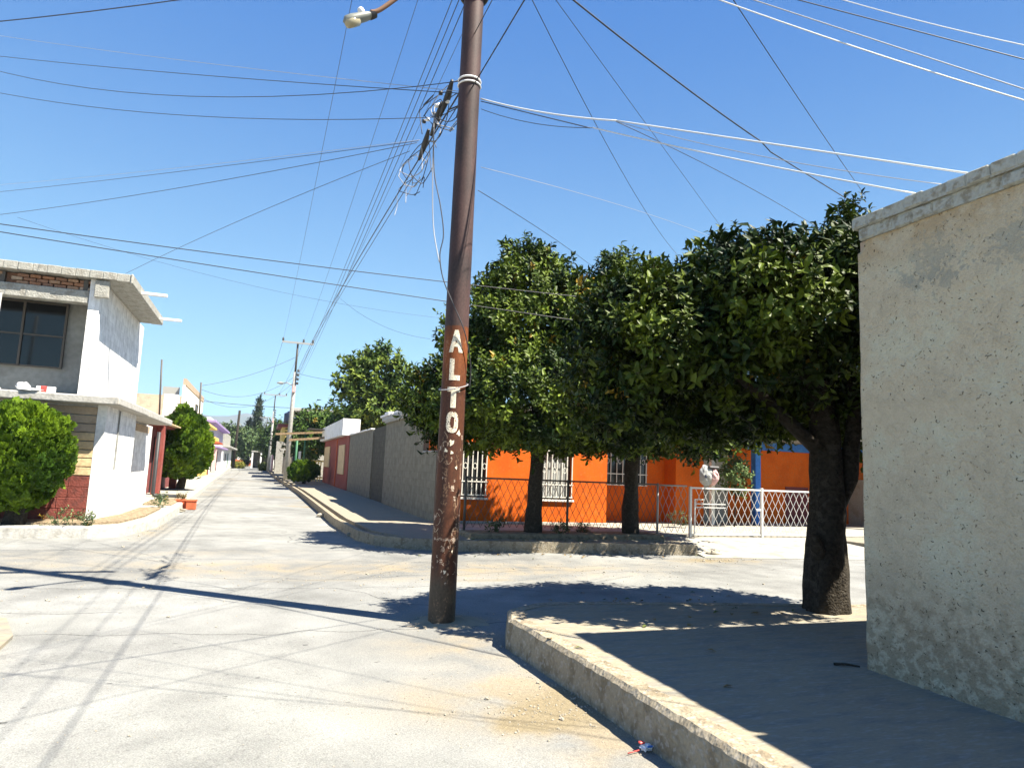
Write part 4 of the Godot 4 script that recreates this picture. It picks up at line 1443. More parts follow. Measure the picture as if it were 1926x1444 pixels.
func make_pole() -> void:
	var at := Vector3(1.83, 0, -6.9)
	var p := thing("utility_pole", "tall rusty brown utility pole lettered ALTO in white, standing at the corner", "utility pole", at)
	var face := atan2(-1.83, 6.9)      # the side turned to the corner
	var st := mb(true)
	var sides := 40
	var seg := 60
	for i in seg:
		for k in sides:
			for q in [[0, 0], [1, 0], [1, 1], [0, 0], [1, 1], [0, 1]]:
				var y: float = (i + q[1]) * 10.2 / seg
				var a: float = TAU * (k + q[0]) / sides
				var r := pole_r(y) * (1.0 + 0.006 * sin(y * 7.0))
				# u = 0.5 on the side turned to the corner
				st.set_uv(Vector2(float(k + q[0]) / sides, y / 10.5))
				st.add_vertex(Vector3(sin(face + PI + a) * r, y - 0.02, cos(face + PI + a) * r))
	lathe(st, [Vector2(pole_r(10.2), 10.18), Vector2(0.001, 10.22)], Vector3.ZERO, 16)
	obj("shaft", st, M.pole, p)
	var worn := noise(88, 55.0, 3)
	for e in [["A", 2.73, 0.235, 0.150], ["L", 2.44, 0.225, 0.115], ["T", 2.155, 0.215, 0.135], ["O", 1.90, 0.215, 0.125]]:
		st = mb()
		var nu := 30
		var nv := 48
		for i in nu:
			for j in nv:
				var u := (i + 0.5) / nu - 0.5
				var v := (j + 0.5) / nv
				if not inside_letter(e[0], u, v): continue
				var limit: float = 0.26 if e[0] == "O" else 0.40
				if worn.get_noise_2d(u * e[3], v * e[2] + e[1]) > limit: continue
				var c := []
				for q in [[0, 0], [1, 0], [1, 1], [0, 1]]:
					var y: float = e[1] + e[2] * (j + q[1]) / nv
					var r := pole_r(y) * (1.0 + 0.006 * sin(y * 7.0)) + 0.0025
					var a: float = face + ((i + q[0]) / float(nu) - 0.5) * e[3] / r + 0.03
					c.append(Vector3(sin(a) * r, y, cos(a) * r))
				quad(st, c[0], c[1], c[2], c[3])
		obj("letter", st, M.letter, p)
	# chips and runs of white paint under the word
	rng.seed = 15
	for k in 7:
		st = mb()
		var y0: float = [1.80, 1.70, 1.72, 1.90, 1.55, 0.72, 0.52][k]
		var a0: float = [0.08, 0.12, -0.36, 0.62, 0.55, 0.55, 0.05][k]
		var s: float = [0.034, 0.02, 0.022, 0.03, 0.018, 0.014, 0.02][k]
		for m in 9:
			var ang := TAU * m / 9.0
			var ang2 := TAU * (m + 1) / 9.0
			for t in [Vector2.ZERO, Vector2(cos(ang), sin(ang) * 1.3) * s * (0.7 + 0.3 * sin(m * 2.3 + k)), Vector2(cos(ang2), sin(ang2) * 1.3) * s * (0.7 + 0.3 * sin((m + 1) % 9 * 2.3 + k))]:
				var r := pole_r(y0) + 0.003
				var a: float = face + a0 + t.x / r
				st.add_vertex(Vector3(sin(a) * r, y0 + t.y, cos(a) * r))
		obj("paint_chip", st, M.letter, p)
	# two white bands, the ring of wire round the word, bracket near the top of the view
	for y in [5.73, 5.785]:
		obj("steel_band", ring_round(Vector3(0, y, 0), pole_r(y) + 0.008, 0.010, 0.0), M.plastic, p)
	obj("wire_ring", ring_round(Vector3(0.0, 2.385, 0), pole_r(2.4) + 0.022, 0.006, 0.05), M.greycable, p)
	obj("bracket", ring_round(Vector3(0, 6.80, 0), pole_r(6.8) + 0.02, 0.035, 0.0), M.black, p)
	# crossarm and insulators at the top, above the picture
	slab(p, "crossarm", Vector3(-1.05, 9.25, 0.09), Vector3(1.05, 9.36, 0.19), M.steel, 0.006)
	for x in [-1.0, 0.45, 1.0]:
		st = mb(true)
		lathe(st, [Vector2(0.02, 0), Vector2(0.05, 0.02), Vector2(0.05, 0.06), Vector2(0.03, 0.08), Vector2(0.045, 0.1), Vector2(0.04, 0.14), Vector2(0.001, 0.15)], Vector3(x, 9.36, 0.14), 10)
		obj("insulator", st, M.redhouse, p)
	for k in 3:
		st = mb(true)
		lathe(st, [Vector2(0.001, -0.05), Vector2(0.04, -0.05), Vector2(0.025, 0), Vector2(0.04, 0.05), Vector2(0.001, 0.05)], Vector3(0.17, 7.6 + k * 0.3, 0.02), 10)
		obj("insulator", st, M.redhouse, p)
		slab(p, "rack", Vector3(0.105, 7.58 + k * 0.3, -0.01), Vector3(0.16, 7.62 + k * 0.3, 0.05), M.steel)
	# cable coming down the shaft
	var fx := sin(face)
	var fz := cos(face)
	var drop := []
	for e in [[5.2, -0.36, 0.04], [4.7, -0.33, 0.05], [4.3, -0.24, 0.10], [3.98, -0.19, 0.12], [3.75, -0.215, 0.14], [3.5, -0.17, 0.16], [3.25, -0.06, 0.17], [2.98, 0.07, 0.16], [2.75, 0.14, 0.10], [2.55, 0.17, 0.05], [2.38, 0.165, 0.04]]:
		drop.append(Vector3(e[1] * fz + e[2] * fx, e[0], -e[1] * fx + e[2] * fz))
	obj("drop_cable", tube(mb(true), smooth_path(drop), 0.006, 6), M.cable, p)

	# the street lamp on its arm
	var l := thing("street_lamp", "grey street lamp head on a curved arm reaching from the pole", "street lamp", at)
	obj("arm", tube(mb(true), smooth_path([Vector3(-0.10, 7.25, 0.0), Vector3(-0.40, 7.02, 0.0), Vector3(-0.75, 6.66, 0.0), Vector3(-1.02, 6.36, 0.0), Vector3(-1.12, 6.30, 0.0)]), 0.026, 8), M.rust, l)
	var tilt := Basis(Vector3.BACK, 0.62) * Basis(Vector3.UP, 0.25)
	st = mb(true)
	hull(st, Vector3(-1.11, 6.265, 0.0), tilt, 0.36, [[0.0, 0.030, 0.045], [0.2, 0.042, 0.066], [0.45, 0.048, 0.07], [0.7, 0.056, 0.065], [0.9, 0.05, 0.05], [1.0, 0.012, 0.02]])
	obj("housing", st, M.housing, l)
	st = mb(true)
	hull(st, Vector3(-1.11, 6.265, 0.0) + tilt * Vector3(-0.17, -0.028, 0), tilt, 0.19, [[0.0, 0.02, 0.02], [0.15, 0.05, 0.05], [0.6, 0.052, 0.06], [0.9, 0.05, 0.045], [1.0, 0.01, 0.01]])
	obj("lens", st, M.lens, l)
	st = mb(true)
	lathe(st, [Vector2(0.033, 0.0), Vector2(0.036, 0.045), Vector2(0.028, 0.066), Vector2(0.001, 0.07)], Vector3(-1.11, 6.265, 0.0) + tilt * Vector3(-0.09, 0.035, 0), 12, tilt)
	obj("photocell", st, M.bright, l)
	st = mb(true)
	hull(st, Vector3(-1.07, 6.285, 0.0), tilt, 0.07, [[0.0, 0.034, 0.034], [1.0, 0.044, 0.044]])
	obj("collar", st, M.black, l)

	# the knot of splices beside the pole
	var k := thing("cable_bundle", "tangled knot of telephone cable splices and loops hanging beside the pole", "cable bundle", Vector3(1.72, 5.9, -8.0))
	rng.seed = 33
	for e in [[0.0, 0.0], [-0.03, 0.55], [0.02, -0.4]]:
		st = mb(true)
		tube(st, [Vector3(e[0], -0.12 - e[1] * 0.18, -0.28 - e[1]), Vector3(e[0] + 0.02, 0.0 - e[1] * 0.18, -0.02 - e[1]), Vector3(e[0], 0.06 - e[1] * 0.18, 0.24 - e[1])], [0.02, 0.045, 0.02], 8)
		obj("splice_case", st, M.black, k)
	for n in 9:
		var c := Vector3(rng.randf_range(-0.1, 0.1), rng.randf_range(-0.05, 0.14), rng.randf_range(-0.7, 0.4))
		st = mb(true)
		lathe(st, [Vector2(0.001, 0.0), Vector2(0.026, 0.004), Vector2(0.026, 0.04), Vector2(0.001, 0.045)], c, 8)
		obj("connector", st, M.plastic if n % 2 == 0 else M.black, k)
	for n in 10:
		var c := Vector3(rng.randf_range(-0.08, 0.10), rng.randf_range(-0.25, 0.05), rng.randf_range(-1.9, 0.5))
		var ra := rng.randf_range(0.10, 0.26)
		var rb := rng.randf_range(0.12, 0.32)
		var pts := []
		var a0 := rng.randf() * TAU
		for m in 13:
			var a := a0 + TAU * m / 12.0 * rng.randf_range(0.7, 1.0)
			pts.append(c + Vector3(cos(a) * ra * 0.7, sin(a) * rb, cos(a) * ra + 0.1 * sin(a * 2.0)))
		obj("cable_loop", tube(mb(true), smooth_path(pts), 0.006, 5), [M.cable, M.cable, M.greycable][n % 3], k)
	for n in 7:
		var c := Vector3(rng.randf_range(-0.08, 0.06), -0.12, rng.randf_range(-2.6, 0.3))
		obj("cable_end", tube(mb(true), smooth_path([c, c + Vector3(0.03, -0.15, -0.05), c + Vector3(rng.randf_range(-0.06, 0.06), -0.35, 0.02)]), 0.005, 5), M.greycable if n % 2 == 0 else M.cable, k)
	var drop2 := thing("service_drop", "slack cable hanging straight down from the knot past the pole", "cable", Vector3(1.62, 5.85, -7.7))
	obj("cable", tube(mb(true), smooth_path([Vector3(0, 0, 0), Vector3(0.02, -0.8, 0.03), Vector3(0.05, -1.5, 0.1), Vector3(0.1, -2.0, 0.3)]), 0.006, 5), M.greycable, drop2)


func ring_round(c: Vector3, r: float, thick: float, tilt: float) -> SurfaceTool:
	var pts := []
	for i in 29:
		var a := TAU * i / 28.0
		pts.append(c + Vector3(cos(a) * r, tilt * cos(a + 0.6), sin(a) * r))
	return tube(mb(true), pts, thick, 6, false)


func smooth_path(pts: Array) -> Array:
	var out := []
	for i in pts.size() - 1:
		var p0: Vector3 = pts[maxi(i - 1, 0)]
		var p3: Vector3 = pts[mini(i + 2, pts.size() - 1)]
		for k in 6:
			out.append(pts[i].cubic_interpolate(pts[i + 1], p0, p3, k / 6.0))
	out.append(pts[-1])
	return out


# a body along -x with elliptical sections [share, half height, half width]
func hull(st: SurfaceTool, at: Vector3, b: Basis, length: float, secs: Array) -> void:
	var rings := []
	for s in secs:
		var ring := []
		for k in 14:
			var a := TAU * k / 14.0
			ring.append(at + b * Vector3(-s[0] * length, cos(a) * s[1], sin(a) * s[2]))
		rings.append(ring)
	for i in rings.size() - 1:
		for k in 14:
			quad(st, rings[i][k], rings[i][(k + 1) % 14], rings[i + 1][(k + 1) % 14], rings[i + 1][k])
	for e in [0, rings.size() - 1]:
		for k in 14:
			st.add_vertex(rings[e][0])
			st.add_vertex(rings[e][k])
			st.add_vertex(rings[e][(k + 1) % 14])


func far_pole(label: String, foot: Vector3, top: Vector3, cross: float, detail := true) -> void:
	var p := thing("concrete_pole", label, "utility pole", foot, "concrete poles down the street")
	var d := top - foot
	obj("shaft", tube(mb(true), [Vector3.ZERO, d * 0.5, d * 0.78], [0.19, 0.15, 0.12], 10), M.concrete, p)
	obj("shaft_top", tube(mb(true), [d * 0.78, d], [0.075, 0.07], 8), M.dim_metal, p)
	slab(p, "crossarm", d + Vector3(-cross * 0.5, -0.16, 0.09), d + Vector3(cross * 0.5, -0.03, 0.2), M.galv)
	for x in [-0.95, 0.35, 0.95]:
		var st := mb(true)
		lathe(st, [Vector2(0.03, 0), Vector2(0.08, 0.03), Vector2(0.06, 0.12), Vector2(0.09, 0.16), Vector2(0.001, 0.28)], d + Vector3(x * cross * 0.5, -0.03, 0.14), 8)
		obj("insulator", st, M.dim_metal, p)
	if not detail: return
	for k in 4:
		var st := mb(true)
		lathe(st, [Vector2(0.05, -0.09), Vector2(0.11, -0.06), Vector2(0.06, 0.0), Vector2(0.11, 0.06), Vector2(0.05, 0.09)], d * (0.70 + k * 0.03) + Vector3(0.2, 0, 0.15), 8)
		obj("insulator", st, M.dim_metal, p)
	obj("lamp_arm", tube(mb(true), [d * 0.68, d * 0.70 + Vector3(-0.5, 0, 0), d * 0.695 + Vector3(-0.75, 0, 0)], 0.04, 6), M.galv, p)
	var ls := mb(true)
	hull(ls, d * 0.695 + Vector3(-0.7, 0, 0), Basis(), 0.5, [[0.0, 0.05, 0.06], [0.5, 0.1, 0.14], [1.0, 0.04, 0.05]])
	obj("lamp_head", ls, M.galv, p)
	slab(p, "meter_box", d * 0.66 + Vector3(-0.1, -0.25, 0.12), d * 0.66 + Vector3(0.12, 0.2, 0.3), M.pink)


func make_far_poles() -> void:
	far_pole("nearer pale concrete pole with crossarm by the right kerb", Vector3(1.77, 0, -52), Vector3(1.87, 10.2, -52), 2.2)
	far_pole("farther concrete pole with crossarm, smaller, past the first one", Vector3(0.98, 0, -96), Vector3(1.15, 10.2, -96), 2.9)
	far_pole("smallest and farthest crossarm pole, beside the cypress trees", Vector3(0.4, 0, -150), Vector3(0.6, 10.2, -150), 3.0, false)
	tag(obj("wooden_post", tube(mb(true), [Vector3(-3.95, 0, -115), Vector3(-3.70, 9.0, -115)], [0.24, 0.17], 8), M.bark), "dark leaning wooden post on the left kerb far down the street", "post")


# ------------------------------------------------------------------ trees
func make_trees() -> void:
	var dark := Color(0.013, 0.032, 0.005)
	var light := Color(0.130, 0.180, 0.016)
	var a := thing("clipped_tree", "full egg-shaped clipped tree nearest the grey block wall, before the orange house", "tree", Vector3(5.38, 0.25, -13.4), "clipped shade trees")
	obj("trunk", stem([Vector3(0, -0.1, 0), Vector3(0.03, 0.8, 0), Vector3(0.12, 1.9, -0.05), Vector3(0.0, 3.2, -0.1)], [0.19, 0.14, 0.125, 0.09], 401), M.bark, a)
	for e in [[Vector3(0.1, 1.6, 0), Vector3(-0.8, 2.5, 0.3), Vector3(-1.5, 3.2, 0.4)], [Vector3(0.1, 1.7, 0), Vector3(0.9, 2.6, 0.1), Vector3(1.3, 3.5, 0.0)], [Vector3(0.05, 2.0, -0.1), Vector3(0.0, 3.4, 0.4), Vector3(-0.2, 4.6, 0.6)]]:
		obj("limb", stem(e, [0.10, 0.07, 0.03], 410, 8), M.bark, a)
	crown(a, [[Vector3(-0.3, 2.95, 0.2), Vector3(2.15, 1.4, 1.5)], [Vector3(-0.35, 4.2, 0.2), Vector3(1.55, 1.25, 1.2)], [Vector3(-0.35, 5.0, 0.2), Vector3(0.85, 1.05, 0.75)], [Vector3(1.2, 2.6, 0.2), Vector3(1.1, 0.85, 1.0)], [Vector3(-1.7, 2.6, 0.2), Vector3(1.05, 0.95, 1.0)], [Vector3(-0.3, 2.65, 0.95), Vector3(1.95, 0.9, 1.4)]], 7600, B.leafy, M.leaf, 1.15, dark, light, 420, 1.72, 0.45, 0.18, 0.018, -0.05)
	var b := thing("clipped_tree", "clipped tree with the dim trunk by the white gate, middle of the three", "tree", Vector3(7.68, 0.25, -13.4), "clipped shade trees")
	obj("trunk", stem([Vector3(0, -0.1, 0), Vector3(0.0, 0.7, 0), Vector3(0.05, 1.9, 0), Vector3(0.1, 3.2, -0.1)], [0.20, 0.15, 0.13, 0.09], 402), M.bark, b)
	for e in [[Vector3(0.05, 1.6, 0), Vector3(-0.7, 2.6, 0.2), Vector3(-1.0, 3.4, 0.3)], [Vector3(0.05, 1.7, 0), Vector3(0.8, 2.6, 0.1), Vector3(1.4, 3.3, 0.0)]]:
		obj("limb", stem(e, [0.10, 0.07, 0.03], 411, 8), M.bark, b)
	crown(b, [[Vector3(0.2, 2.95, 0.2), Vector3(1.9, 1.3, 1.4)], [Vector3(0.0, 4.3, 0.2), Vector3(1.5, 1.3, 1.15)], [Vector3(-0.1, 5.2, 0.2), Vector3(1.0, 0.9, 0.8)], [Vector3(1.5, 3.0, 0.2), Vector3(1.1, 1.0, 1.0)], [Vector3(0.6, 2.6, 1.0), Vector3(2.25, 0.85, 1.5)]], 6500, B.leafy, M.leaf, 1.15, dark, light, 430, 1.76, 0.45, 0.18, 0.018, -0.05)
	var c := thing("clipped_tree", "large dark clipped tree at the near kerb, its thick trunk beside the plastered wall", "tree", Vector3(5.57, 0.25, -5.7), "clipped shade trees")
	obj("trunk", stem([Vector3(0, -0.12, 0), Vector3(0.0, 0.5, 0), Vector3(0.06, 1.0, 0), Vector3(0.14, 1.7, -0.1), Vector3(0.12, 2.4, -0.2)], [0.225, 0.185, 0.170, 0.15, 0.12], 403, 22), M.bark, c)
	obj("stub", stem([Vector3(-0.08, 0.50, 0.04), Vector3(-0.20, 0.66, 0.10), Vector3(-0.25, 0.78, 0.12)], [0.09, 0.075, 0.05], 404, 10), M.bark, c)
	obj("limb", stem([Vector3(0.10, 0.95, 0.0), Vector3(0.28, 1.35, 0.05), Vector3(0.42, 1.9, 0.0), Vector3(0.6, 2.6, -0.2)], [0.10, 0.085, 0.075, 0.05], 405, 12), M.bark, c)
	for e in [[Vector3(0.1, 1.6, -0.1), Vector3(-0.7, 2.3, -0.3), Vector3(-1.4, 2.8, -0.4)], [Vector3(0.12, 1.8, -0.1), Vector3(0.1, 2.8, -0.5), Vector3(-0.2, 3.5, -0.6)]]:
		obj("limb", stem(e, [0.11, 0.08, 0.03], 412, 8), M.bark, c)
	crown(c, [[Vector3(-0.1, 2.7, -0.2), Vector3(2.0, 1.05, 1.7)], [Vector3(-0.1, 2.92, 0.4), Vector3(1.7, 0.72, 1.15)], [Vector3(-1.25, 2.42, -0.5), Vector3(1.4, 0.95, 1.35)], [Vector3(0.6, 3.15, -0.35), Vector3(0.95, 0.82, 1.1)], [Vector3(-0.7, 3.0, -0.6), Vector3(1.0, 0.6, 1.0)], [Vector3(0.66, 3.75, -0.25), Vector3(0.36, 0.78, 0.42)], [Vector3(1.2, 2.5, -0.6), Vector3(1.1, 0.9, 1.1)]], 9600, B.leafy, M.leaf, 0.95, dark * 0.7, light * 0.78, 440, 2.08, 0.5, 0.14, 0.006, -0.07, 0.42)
	# beyond the block wall
	var d := thing("broad_leaved_tree", "loose broad-leaved tree rising behind the grey block wall", "tree", Vector3(6.6, 0.2, -38.0))
	obj("trunk", stem([Vector3.ZERO, Vector3(-0.1, 2.0, 0), Vector3(-0.4, 4.2, 0), Vector3(-0.9, 6.6, 0)], [0.2, 0.15, 0.1, 0.05], 406, 8), M.bark, d)
	crown(d, [[Vector3(-0.4, 4.4, 0.0), Vector3(2.3, 1.3, 1.8)], [Vector3(-1.0, 5.9, 0.0), Vector3(1.5, 1.2, 1.3)], [Vector3(-0.9, 7.3, 0.0), Vector3(0.6, 0.6, 0.6)], [Vector3(-2.0, 6.6, 0.0), Vector3(0.55, 0.5, 0.5)], [Vector3(0.7, 5.4, 0.0), Vector3(1.3, 1.0, 1.2)], [Vector3(-2.5, 5.6, 0.2), Vector3(0.5, 0.4, 0.5)], [Vector3(-0.1, 7.0, 0.2), Vector3(0.45, 0.4, 0.4)]], 1150, B.broad, M.leaf, 1.9, Color(0.04, 0.075, 0.014), Color(0.16, 0.21, 0.03), 450, 1.0, 0.4, 0.4, 0.004, 0.0)
	var e2 := thing("bushy_tree", "wide mid green bushy tree between the red house and the block wall", "tree", Vector3(6.8, 0.2, -47.0))
	obj("trunk", stem([Vector3.ZERO, Vector3(0, 1.5, 0), Vector3(-0.2, 3.5, 0)], [0.25, 0.2, 0.1], 407, 8), M.bark, e2)
	crown(e2, [[Vector3(0.0, 4.0, -4.0), Vector3(2.0, 1.3, 1.8)], [Vector3(-1.3, 3.9, -6.5), Vector3(1.3, 0.9, 1.2)], [Vector3(0.9, 4.3, -2.0), Vector3(1.6, 1.2, 1.4)], [Vector3(-2.7, 3.5, -5.5), Vector3(1.5, 1.1, 1.3)]], 2400, B.leafy, M.leaf, 2.4, Color(0.035, 0.075, 0.014), Color(0.09, 0.15, 0.02), 460, -10, 0.4, 0.25)
	for k in 4:
		var at: Vector3 = [Vector3(3.6, 0.2, -56.0), Vector3(1.9, 0.2, -100.0), Vector3(1.4, 0.1, -112.0), Vector3(3.2, 0.2, -86.0)][k]
		var label: String = ["dark tree under and behind the timber canopy", "tree hiding the base of the farther concrete pole", "tree leaning over the small shed at the street's end", "dark tree between the yellow tank house and the white wall"][k]
		var t := thing("street_tree", label, "tree", at)
		obj("trunk", stem([Vector3.ZERO, Vector3(0, 1.2, 0), Vector3(0.1, 2.8, 0)], [0.2, 0.16, 0.1], 470 + k, 8), M.bark, t)
		var s: float = [1.0, 1.3, 1.2, 1.1][k]
		crown(t, [[Vector3(0, 3.0, 0) * s, Vector3(1.5, 1.3, 1.4) * s], [Vector3(0.3, 4.0, 0.3) * s, Vector3(1.0, 0.9, 1.0) * s]], 800, B.leafy, M.leaf, 3.4, Color(0.025, 0.055, 0.012), Color(0.07, 0.11, 0.02), 480 + k, -10, 0.4, 0.3)
	for k in 3:
		var at: Vector3 = [Vector3(-5.2, 0, -140.0), Vector3(-1.6, 0, -155.0), Vector3(-9.0, 0, -150.0)][k]
		var t := thing("leafy_tree", ["wide olive green tree behind the leaning wooden post", "paler tree before the white house at the street's end", "tree showing over the low white house roof"][k], "tree", at)
		obj("trunk", stem([Vector3.ZERO, Vector3(0, 2.0, 0), Vector3(0.2, 4.0, 0)], [0.3, 0.22, 0.12], 490 + k, 8), M.bark, t)
		crown(t, [[Vector3(0.6, 4.6, 0), Vector3(3.4, 2.0, 2.4)], [Vector3(2.4, 4.2, 0.5), Vector3(2.2, 1.5, 1.8)], [Vector3(-1.2, 5.4, 0), Vector3(1.8, 1.2, 1.4)]], 900, B.leafy, M.leaf, 5.5, Color(0.05, 0.085, 0.03), Color(0.10, 0.14, 0.05), 500 + k, -10, 0.4, 0.3)
	for k in 2:
		var at: Vector3 = [Vector3(-1.35, 0, -160.0), Vector3(-3.1, 0, -162.0)][k]
		var hgt: float = [15.0, 10.0][k]
		var t := thing("cypress", ["taller slim dark cypress at the far end of the street", "shorter cypress left of the tall one"][k], "tree", at, "cypresses")
		obj("trunk", stem([Vector3.ZERO, Vector3(0, hgt * 0.5, 0), Vector3(0.1, hgt, 0)], [0.25, 0.15, 0.04], 510 + k, 6), M.bark, t)
		crown(t, [[Vector3(0, hgt * 0.38, 0), Vector3(1.0, hgt * 0.33, 1.0)], [Vector3(0.05, hgt * 0.62, 0), Vector3(0.62, hgt * 0.28, 0.62)], [Vector3(0.08, hgt * 0.86, 0), Vector3(0.26, hgt * 0.15, 0.26)]], 900, B.leafy, M.leaf, 3.6, Color(0.02, 0.035, 0.014), Color(0.045, 0.065, 0.02), 520 + k, -10, 0.7, 0.3, 0.0)


func make_bushes() -> void:
	var dark := Color(0.035, 0.080, 0.006)
	var light := Color(0.150, 0.245, 0.010)
	var a := thing("clipped_bush", "big round clipped arborvitae at the kerb before the dark red dado", "bush", Vector3(-4.10, 0.2, -14.95), "clipped arborvitae bushes")
	obj("trunk", stem([Vector3(0, 0, 0), Vector3(0.02, 0.3, 0), Vector3(0, 0.7, 0)], [0.19, 0.17, 0.12], 601, 10), M.bark, a)
	crown(a, [[Vector3(0.0, 1.15, 0), Vector3(0.80, 0.95, 0.78)], [Vector3(-0.06, 0.72, 0), Vector3(0.64, 0.54, 0.6)], [Vector3(-0.12, 1.62, 0), Vector3(0.56, 0.52, 0.52)]], 6000, B.fan, M.fan, 1.0, dark, light, 610, 0.10, -1.0, 0.07, 0.0, -0.34)
	var b := thing("clipped_bush", "tall pointed arborvitae on the left pavement past the white house", "bush", Vector3(-2.92, 0.25, -30.5), "clipped arborvitae bushes")
	obj("trunk", stem([Vector3(0, 0, 0), Vector3(0.05, 0.4, 0), Vector3(0, 0.9, 0)], [0.17, 0.14, 0.1], 602, 8), M.bark, b)
	crown(b, [[Vector3(0, 1.45, 0), Vector3(1.0, 1.05, 0.95)], [Vector3(-0.05, 2.15, 0), Vector3(0.72, 0.75, 0.7)], [Vector3(-0.12, 2.75, 0), Vector3(0.22, 0.42, 0.22)], [Vector3(0.0, 0.85, 0), Vector3(0.55, 0.5, 0.55)]], 3000, B.fan, M.fan, 1.9, dark, light, 620, 0.25, -1.0, 0.13, 0.0, -0.32)
	var c := thing("clipped_bush", "low rounded bright green bush at the right kerb before the timber canopy", "bush", Vector3(2.58, 0.2, -44.0), "clipped arborvitae bushes")
	obj("trunk", stem([Vector3(0, 0, 0), Vector3(0, 0.2, 0), Vector3(0, 0.5, 0)], [0.12, 0.1, 0.08], 603, 8), M.bark, c)
	crown(c, [[Vector3(0, 0.66, 0), Vector3(0.78, 0.58, 0.75)], [Vector3(-0.35, 0.6, 0.3), Vector3(0.5, 0.5, 0.5)]], 1600, B.fan, M.fan, 1.9, dark, light, 630, 0.1, -1.0, 0.12, 0.0, -0.4)
	for k in 2:
		var at: Vector3 = [Vector3(-3.3, 0.05, -118.0), Vector3(0.7, 0.1, -104.0)][k]
		var d := thing("low_shrub", ["yellowish low shrub by the leaning wooden post", "olive shrub at the foot of the farther concrete pole", "dusty shrub on the right kerb past the first concrete pole"][k], "shrub", at)
		obj("stem", rod(Vector3.ZERO, Vector3(0, 0.4, 0), 0.05, 6), M.bark, d)
		crown(d, [[Vector3(0, 0.35, 0), Vector3(0.8, 0.35, 0.7)]], 300, B.leafy, M.leaf, 1.8, Color(0.07, 0.10, 0.02), [Color(0.35, 0.30, 0.04), Color(0.13, 0.16, 0.04), Color(0.08, 0.11, 0.03)][k], 640 + k, 0.0, 0.3, 0.2, 0.0)
	# weeds and bed plants
	var spots := [[-3.35, 0.2, -14.72, 0.16, "grey-green weed clump at the left kerb beside the round bush"], [-2.95, 0.21, -14.85, 0.10, "small trailing weed on the left kerb, right of the weed clump"], [-2.42, 0.24, -20.2, 0.14, "weed tuft on the left verge before the flower box"], [-2.55, 0.26, -21.8, 0.12, "dry weed in the bed left of the flower box"], [4.6, 0.30, -13.3, 0.16, "reddish weed at the fence foot near the block wall"], [5.9, 0.30, -13.2, 0.13, "weed between the first two tree trunks by the fence"], [6.6, 0.3, -13.45, 0.11, "small weed at the fence foot under the second window"], [10.9, 0.235, -16.4, 0.22, "leafy pot plant below the grille of the porch"]]
	for s in spots:
		var w := thing("weed", s[4], "weed", Vector3(s[0], s[1], s[2]))
		for q in 5:
			var ang: float = q * 1.3 + s[0]
			obj("stalk", tube(mb(true), [Vector3.ZERO, Vector3(cos(ang) * s[3] * 0.7, s[3] * 1.1, sin(ang) * s[3] * 0.5)], 0.004, 4), M.green, w)
		crown(w, [[Vector3(0, s[3] * 0.7, 0), Vector3(s[3] * 1.2, s[3] * 0.8, s[3] * 0.9)]], 26, B.leafy, M.leaf, 0.5, Color(0.05, 0.08, 0.03), Color(0.12, 0.16, 0.07), int(700 + s[0] * 10), 0.0, 0.3, 0.2, 0.05)
	var v := thing("porch_plant", "tall light-leaved plant standing by the blue pillar behind the gate", "plant", Vector3(12.6, 0.235, -16.2))
	obj("stem", tube(mb(true), [Vector3.ZERO, Vector3(0.05, 0.8, 0), Vector3(0, 1.5, 0)], 0.02, 6), M.bark, v)
	crown(v, [[Vector3(0, 1.35, 0), Vector3(0.42, 0.55, 0.4)]], 110, B.broad, M.leaf, 0.8, Color(0.10, 0.15, 0.05), Color(0.20, 0.24, 0.09), 720, 0.0, 0.3, 0.2, 0.0)


